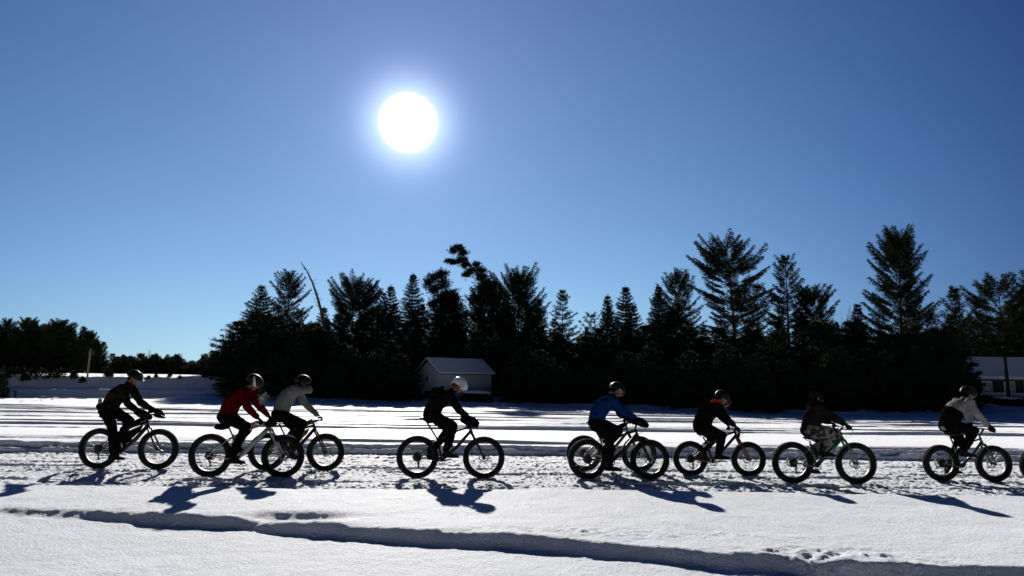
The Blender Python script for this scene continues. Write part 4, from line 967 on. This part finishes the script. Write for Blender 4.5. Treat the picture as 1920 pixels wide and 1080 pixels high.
    if not smoothh:
        m_ = MB()
        for k in range(5):
            for sgn in (-1, 1):
                a = (k - 2) * .42; p0 = V3(Rh.x * math.sin(a) * .93, sgn * .045, Rh.z * math.cos(a) * .95) + cc
                m_.ell(H(*p0), (.026, .010, .012), hr @ rotY(a), 8, 6)
        m_.build('vents', blackm, he, smooth=True)
    def side_pt(x, z, k=1.02):   # on the near (right) side of the helmet shell
        u = (x - cc.x) / Rh.x; v = (z - cc.z) / Rh.z; w = math.sqrt(max(.02, 1 - u * u - v * v)); return H(x, cc.y - Rh.y * w * k, z)
    if o.get('emblem'):
        m_ = MB(); pts = [side_pt(.035 + .040 * math.cos(a), .028 + .016 * math.sin(a), 1.03) for a in np.linspace(0, 2 * math.pi, 25)]
        m_.tube(pts, [(.0055, .004)] * 25, 6, caps=False); m_.build('emblem', o['emblem'], he, smooth=True)
    if o.get('strap_m'):   # goggle strap over the helmet with dark block lettering
        m_ = MB(); q = [side_pt(x, z, 1.03) for x, z in [(-.06, .10), (-.025, .075), (.01, .045), (.04, .012), (.065, -.02)]]
        m_.tube(q, [(.020, .003)] * 5, 8, side=(hr @ V3(.6, 0, .8))); st = m_.build('goggle_strap', o['strap_m'], he, smooth=True)
        m_ = MB()
        for i_ in range(6):
            t_ = i_ / 5; x = -.045 + .095 * t_; z = .088 - .085 * t_; c0 = side_pt(x, z, 1.06)
            rm = hr @ rotY(rad(42)); m_.box(c0 + rm @ V3(0, 0, .0), (.003, .004, .022), rm)
            m_.box(c0 + rm @ V3(.004, 0, [.009, -.009, 0][i_ % 3]), (.009, .004, .004), rm)
        m_.build('lettering', blackm, st)
    if o.get('goggles'):
        m_ = MB(); m_.tube([H(.050, -.074, .0), H(.092, -.055, .002), H(.112, 0, .003), H(.092, .055, .002), H(.050, .074, .0)], [(.030, .012)] * 5, 10, side=hr @ V3(0, 0, 1), round_caps=True)
        gg = m_.build('goggles', o['goggles'], r, smooth=True)
        m_ = MB(); m_.tube([H(.070, -.070, .0), H(.102, -.050, .002), H(.122, 0, .003), H(.102, .050, .002), H(.070, .070, .0)], [(.022, .006)] * 5, 10, side=hr @ V3(0, 0, 1)); m_.build('lens', mat('goggle_lens', (.02, .015, .012), .1, spec=.8), gg, smooth=True)
    elif o.get('glasses', True):
        m_ = MB(); m_.tube([H(.0, -.080, .002), H(.070, -.066, .0), H(.100, -.035, -.002), H(.104, 0, .004), H(.100, .035, -.002), H(.070, .066, .0), H(.0, .080, .002)], [(.004, .003), (.012, .003), (.017, .003), (.006, .003), (.017, .003), (.012, .003), (.004, .003)], 8, side=hr @ V3(0, 0, 1)); m_.build('sunglasses', mat('dark_lens', (.01, .01, .01), .1, spec=.8), r, smooth=True)
    m_ = MB(); m_.tube([side_pt(.02, -.05, .9), H(.045, -.066, -.085), H(.045, 0, -.118), H(.045, .066, -.085), H(.02, .085, -.05)], [(.008, .003)] * 5, 6); m_.build('chin_strap', o.get('chin', blackm), he)
    if o.get('hair'):
        m_ = MB(); m_.tube([H(-.07, 0, -.02), H(-.115, 0, -.075), H(-.13, 0, -.14)], [(.05, .03), (.035, .024), (.012, .010)], 10, round_caps=True); m_.build('hair_tail', hairm, r, smooth=True)
    if o.get('gaiter'):
        m_ = MB(); m_.tube([nb + V3(-.01, 0, -.02), nb.lerp(H(-.03, 0, -.07), .55), H(-.01, 0, -.085)], [(.095, .10), (.086, .088), (.074, .078)], 16, side=(0, 1, 0), round_caps=True); m_.ell(nb.lerp(head, .25) + V3(-.085, 0, .03), (.05, .07, .05)); m_.remesh('neck_gaiter', o['gaiter'], .009, 3, r, disp=wrinkle(3, .012))
    if o.get('balaclava'):
        m_ = MB(); m_.ell(head, (.103, .082, .112), hr, 18, 12); m_.tube([nb, H(-.02, 0, -.07)], [.08, .068], 14, round_caps=True); m_.ell(H(.02, 0, -.065), (.07, .062, .062), hr); m_.remesh('balaclava', o['balaclava'], .008, 3, r)
    if o.get('sling'):
        m_ = MB(); pth = [tp[4] + V3(.02, -.13, .10), tp[4] + V3(-.07, -.15, .06), tp[3] + V3(-.06, -.192, .0), tp[2] + V3(.03, -.187, -.03), tp[2] + V3(.10, -.12, -.06)]
        m_.tube(pth, [(.035, .008)] * 5, 8, side=(.8, 0, .6)); m_.build('chest_strap', F_black, r, smooth=True)
    # things carried
    if o.get('backpack'):
        bp = empty('backpack', fr.O, fr.yaw); tag(bp, o['backpack'], 'backpack'); d = (tp[4] - tp[2]).normalized(); back = V3(-d.z, 0, d.x); back = back if back.x < 0 else -back
        bs_ = o.get('bps', 1.0); m_ = MB(); c0 = tp[2].lerp(tp[3], .2) + back * .17; c1 = tp[4] + back * .155 - d * .02
        m_.tube([c0, c0.lerp(c1, .35), c0.lerp(c1, .75), c1], [(.12, .055 * bs_), (.14, .085 * bs_), (.135, .085 * bs_), (.11, .05 * bs_)], 16, side=(0, 1, 0), round_caps=True); m_.ell(c0.lerp(c1, .4) + back * .06, (.06, .09, .05)); m_.remesh('pack', F_black, .011, 3, bp, disp=wrinkle(8, .012))
        m_ = MB()
        for s in (-1, 1): m_.tube([c1 + V3(0, s * .09, 0) - back * .03, sh + V3(.02, s * .11, .055), sh + V3(.07, s * .12, -.06), tp[3] + V3(.07, s * .16, -.10), c0 + V3(.10, s * .15, -.02)], [(.022, .006)] * 5, 8, side=(0, 1, 0))
        m_.build('strap', F_char, bp, smooth=True)
    if o.get('waist_pack'):
        bp = empty('waist_pack', fr.O, fr.yaw); tag(bp, o['waist_pack'], 'waist pack'); a = P((188.5, 762)); m_ = MB()
        m_.tube([a + V3(0.02, -.12, 0), a + V3(-.005, 0, 0), a + V3(.02, .12, 0)], [(.055, .035), (.075, .045), (.055, .035)], 14, side=(0, 0, 1), round_caps=True); m_.build('pack', F_black, bp, smooth=True)
        m_ = MB(); m_.tube([a + V3(0.02, -.12, .01), hipc + V3(-.03, -.175, .03), hipc + V3(.09, -.14, .0)], [(.018, .005)] * 3, 8, side=(0, 0, 1)); m_.build('belt', F_black, bp)
        bt = empty('water_bottle', fr.O, fr.yaw); tag(bt, 'bottle stuck upright in the waist pack of the leftmost rider', 'bottle'); b0 = a + V3(.01, -.06, .02)
        m_ = MB(); m_.tube([b0, b0 + V3(.008, 0, .11)], [.034, .034], 14); m_.build('body', mat('grey_plastic', (.25, .26, .26), .4), bt, smooth=True); m_ = MB(); m_.tube([b0 + V3(.008, 0, .111), b0 + V3(.009, 0, .135)], [.030, .028], 12); m_.build('cap', mat('pale_cap', (.5, .5, .5), .4), bt, smooth=True)
    return r

white_plastic = paint('white_shell', (.42, .43, .50)); blk_shell = mat('black_shell', (.005, .005, .006), .55, var=.05, spec=.15)
yel = fabric('mustard_bag', (.20, .12, .01)); brn = fabric('tan_bag', (.07, .045, .015))
camo_dark = fabric('dark_camo', (.013, .010, .004), col2=(.004, .004, .007), scale=9, sharp=True)
camo_grey = fabric('grey_camo', (.15, .14, .125), col2=(.022, .02, .019), scale=11, sharp=True)
clear_b = mat('clear_bottle', (.30, .31, .32), .25, var=.4, scale=30)
yaw0 = TR_YAW
R_ = []
def add_pair(rpx, fpx, cy, bar_px, saddle_px, crank, bo, ro, yaw=0.0, hands_y=0.0):
    fr = Frame_(rpx, fpx, cy, yaw0 + rad(yaw)); b = fr.loc(bar_px, 0); fr.bar = (b.x, b.z); s = fr.loc(saddle_px, 0); bo['saddle'] = (s.x, s.z)
    BB = V3(.372 * fr.wb, 0, fr.R - .055); ped = build_bike(fr, bo, fr.bar, rad(crank)); build_rider(fr, ro, ped); R_.append((fr, ro)); return fr
add_pair((186, 841), (297, 841.5), 879.5, (284, 776), (200, 782), -80,
    dict(label='black fat bike with a packed black frame bag, leftmost of the line', frame=blackm, frame_bag=F_black, bag_wide=True, top_bag=F_black, tube=1.3, mitts=True, mirror=True),
    dict(label='leftmost rider in dark mottled jacket and black helmet, one leg straight down', seed=1, jacket=camo_dark, trousers=F_black, helmet_m=blk_shell, helmet='vent', visor=True, pitch=32, curve=.05, hair=False, glasses=False, waist_pack='black waist pack worn at the back of the leftmost rider',
         j=dict(hip=(204, 768), sh=(238, 727), head=(252, 708), el_n=(241, 762), el_f=(264, 755), kn_n=(211, 806), kn_f=(243, 789), an_n=(212, 848), an_f=(229, 828))))
add_pair((394, 854.5), (530.3, 854.5), 895.5, (502, 790), (430, 792), -35,
    dict(label='pale silver fat bike with a black bar bag, ridden by the rider in red', frame=paint('silver_frame', (.24, .24, .23)), tube=1.35, dt_curve=.03, saddle_bag=True, bar_bag=True, bottle='bottle with red and blue print along the top tube of the silver bike', bottle_on='top', bottle_m=mat('printed_bottle', (.45, .12, .08), .4, col2=(.35, .38, .45), scale=25, sharp=True)),
    dict(label='rider in a red jacket with a glossy black helmet and a white lettered goggle strap', seed=2, jacket=fabric('red_cloth', (.060, .002, .004)), trousers=F_black, helmet_m=blk_shell, helmet='smooth', hs=1.05, goggles=mat('orange_goggles', (.45, .10, .05), .4), strap_m=mat('white_strap', (.7, .7, .7), .5), pitch=38, curve=.075, backpack='slim black backpack worn over the red jacket', bps=.62,
         j=dict(hip=(426, 780), sh=(462, 736), head=(477, 718), el_n=(463, 764), el_f=(488, 763), kn_n=(461, 799), kn_f=(463, 806), an_n=(430, 836), an_f=(453, 862))))
add_pair((500.5, 847), (610.3, 847.5), 883, (597, 787), (526, 790), -20,
    dict(label='black fat bike with a mustard yellow frame bag, half behind the silver bike', frame=blackm, frame_bag=yel, top_bag=brn, gadget=True, rim=blackm, tube=1.1),
    dict(label='rider in a light grey jacket and black helmet wiping the face with a raised forearm', seed=3, jacket=fabric('grey_cloth', (.125, .13, .13)), trousers=F_black, helmet_m=blk_shell, helmet='smooth', pitch=12, curve=.05, glasses=False,
         j=dict(hip=(526, 776), sh=(552, 731), head=(569, 717), el_n=(582, 732), hand_n=(577, 723), el_f=(572, 757), kn_n=(567, 794), kn_f=(556, 806), an_n=(548, 852), an_f=(540, 848))))
add_pair((782.5, 857), (907, 857.5), 897.5, (884, 790), (802, 785), 12,
    dict(label='plain black fat bike with deeply knobbed tyres under the rider in the white helmet', frame=blackm, tube=1.0, mitts=True, bottle='clear water bottle on the down tube of the plain black bike in the middle', bottle_m=clear_b),
    dict(label='rider all in black with a white helmet and a black backpack', seed=4, jacket=F_black, trousers=F_black, helmet_m=white_plastic, helmet='smooth', emblem=blackm, goggles=mat('pink_goggles', (.55, .33, .30), .4), pitch=42, curve=.06, backpack='black backpack on the back of the rider in the white helmet', hair=True,
         j=dict(hip=(809, 777), sh=(843, 739), head=(862, 723), el_n=(861, 768), el_f=(858, 766), kn_n=(850, 799), kn_f=(843, 806), an_n=(838, 846), an_f=(810, 848))))
fr5b = add_pair((1095, 850), (1198, 851), 884.5, (1178, 789), (1113, 793), 150,
    dict(label='dark fat bike with pale stays, almost hidden behind the bike of the rider in blue', frame=paint('graphite_frame', (.06, .06, .065)), fork=blackm, top_bag=F_black, stay=mat('pale_stay', (.5, .5, .5), .4), frame_bag=F_black),
    dict(label='rider in black almost hidden behind the rider in the blue jacket', seed=5, jacket=F_black, trousers=F_black, helmet_m=blk_shell, pitch=35, curve=.06,
         j=dict(hip=(1119, 790), sh=(1146, 748), head=(1155, 731), el_n=(1162, 776), el_f=(1163, 774), kn_n=(1160, 808), kn_f=(1150, 812), an_n=(1158, 864), an_f=(1130, 850))))
add_pair((1102, 861), (1218, 861), 899, (1197, 790), (1117, 801), -82,
    dict(label='black fat bike with a down tube bottle, ridden by the rider in blue', frame=blackm, tube=1.2, mitts=True, bottle='clear bottle on the down tube of the bike ridden by the rider in blue', bottle_m=clear_b),
    dict(label='rider in a blue jacket and black helmet with a pink face looking down', seed=6, jacket=fabric('blue_cloth', (.004, .020, .080)), trousers=F_black, helmet_m=blk_shell, helmet='smooth', emblem=mat('grey_print', (.4, .4, .4), .5), pitch=48, curve=.07, goggles=mat('red_goggles', (.40, .05, .03), .4),
         j=dict(hip=(1118, 792), sh=(1146, 749), head=(1157, 732), el_n=(1170, 771), el_f=(1168, 772), kn_n=(1143, 822), kn_f=(1160, 808), an_n=(1144, 862), an_f=(1150, 850))))
add_pair((1294.4, 859.5), (1403.3, 861), 893.3, (1377, 804), (1320, 815), 10,
    dict(label='black fat bike with orange chainstays and an orange and black fork', frame=blackm, fork=mat('orange_fork', (.18, .02, .006), .4, col2=(.015, .01, .01), scale=10, sharp=True), stay=mat('orange_guard', (.24, .03, .008), .4, var=.05), dt_curve=.03, fender=True),
    dict(label='small rider in a black coat with an orange neck warmer under a black helmet', seed=7, k=.95, hem=True, puff=1.12, jacket=F_black, trousers=F_black, helmet_m=blk_shell, hs=.98, helmet='smooth', visor=True, gaiter=fabric('orange_cloth', (.42, .045, .01)), pitch=35, curve=.06, glasses=False,
         j=dict(hip=(1316, 799), sh=(1341, 762), head=(1353.5, 746), el_n=(1362, 786), el_f=(1358, 785), kn_n=(1354, 817), kn_f=(1338, 823), an_n=(1347, 850), an_f=(1318, 850))))
grn = paint('green_frame', (.006, .085, .045))
add_pair((1486, 867), (1604.6, 868.7), 907.2, (1580, 800), (1520, 822), 60,
    dict(label='green fat bike with very wide tyres, ridden by the rider in grey camouflage trousers', frame=grn, fork=grn, tube=1.35, dt_curve=.02),
    dict(label='rider in black jacket and beanie sitting upright in grey camouflage trousers', seed=8, jacket=F_char, trousers=camo_grey, loose=1.12, hem=True, helmet='smooth', hs=.86, helmet_m=F_char, balaclava=F_black, pitch=8, curve=.02, glasses=False, puff=1.05,
         j=dict(hip=(1520, 806), sh=(1530, 764), head=(1531.5, 745.5), el_n=(1566, 785), el_f=(1549, 791), kn_n=(1566, 813), kn_f=(1541, 826), an_n=(1550, 842), an_f=(1524, 886))))
gd = paint('dark_green_frame', (.008, .04, .018))
add_pair((1764.5, 868.5), (1863, 869), 903.3, (1843, 804), (1783, 814), 65,
    dict(label='slim dark green fat bike ridden by the rider in the pale jersey', frame=gd, fork=gd, tube=.8),
    dict(label='rider in a pale jersey, black below, with black helmet, near the right edge', seed=9, jacket=fabric('pale_jersey', (.20, .19, .19)), panel=F_black, trousers=F_black, helmet_m=blk_shell, glove=.012, pitch=30, curve=.06,
         j=dict(hip=(1780, 797), sh=(1806, 754), head=(1815, 739), el_n=(1829, 774), el_f=(1820, 780), kn_n=(1826, 808), kn_f=(1800, 823), an_n=(1806, 842), an_f=(1788, 878))))
add_pair((1945, 873), (2048, 874), 907, (2030, 808), (1970, 816), 0,
    dict(label='last fat bike of the line, only its rear wheel showing at the right edge', frame=blackm),
    dict(label='rider beyond the right edge on the last fat bike of the line', seed=10, jacket=F_char, trousers=F_black, helmet_m=blk_shell, pitch=25, curve=.05,
         j=dict(hip=(1968, 800), sh=(1994, 757), head=(2004, 742), el_n=(2014, 780), el_f=(2010, 782), kn_n=(2012, 812), kn_f=(1998, 822), an_n=(1995, 855), an_f=(1985, 870))))

# ---------------------------------------------------------------- breath in the cold air
def breath(fr, px, py, y, size, label, seed, dens=4.0):
    c = fr.O + fr.F * fr.loc((px, py), y).x + fr.Lf * y; c.z = fr.O.z + fr.loc((px, py), y).z
    m, t, b_ = new_mat('vapour'); t.nodes.remove(b_); pv = t.nodes.new('ShaderNodeVolumePrincipled'); pv.inputs['Color'].default_value = (.9, .92, .95, 1); pv.inputs['Anisotropy'].default_value = .3
    tcn = t.nodes.new('ShaderNodeTexCoord'); no = t.nodes.new('ShaderNodeTexNoise'); no.inputs['Scale'].default_value = 14; no.inputs['Detail'].default_value = 4
    t.links.new(tcn.outputs['Object'], no.inputs['Vector'])
    ln = t.nodes.new('ShaderNodeVectorMath'); ln.operation = 'LENGTH'; dv = t.nodes.new('ShaderNodeVectorMath'); dv.operation = 'DIVIDE'; dv.inputs[1].default_value = size
    t.links.new(tcn.outputs['Object'], dv.inputs[0]); t.links.new(dv.outputs[0], ln.inputs[0])
    def mm(op, a, b2):
        n = t.nodes.new('ShaderNodeMath'); n.operation = op
        for i, v in enumerate((a, b2)):
            if isinstance(v, (int, float)): n.inputs[i].default_value = v
            else: t.links.new(v, n.inputs[i])
        return n.outputs[0]
    f = mm('MAXIMUM', mm('SUBTRACT', 1.0, ln.outputs['Value']), 0.0); g = mm('MAXIMUM', mm('SUBTRACT', no.outputs['Fac'], .47), 0.0)
    t.links.new(mm('MULTIPLY', mm('MULTIPLY', f, g), dens * 8), pv.inputs['Density']); t.links.new(pv.outputs[0], t.nodes['Material Output'].inputs['Volume'])
    m_ = MB(); m_.ell((0, 0, 0), size, None, 16, 10); o = m_.build('breath_vapour', m, None, smooth=True); o.location = c; tag(o, label, 'breath', kind='stuff')
breath(R_[1][0], 493, 744, -.02, (.13, .10, .17), 'puff of breath in front of the rider in red', 1, .8)
breath(R_[6][0], 1363, 758, -.02, (.10, .08, .13), 'puff of breath in front of the rider with the orange neck warmer', 3, .45)
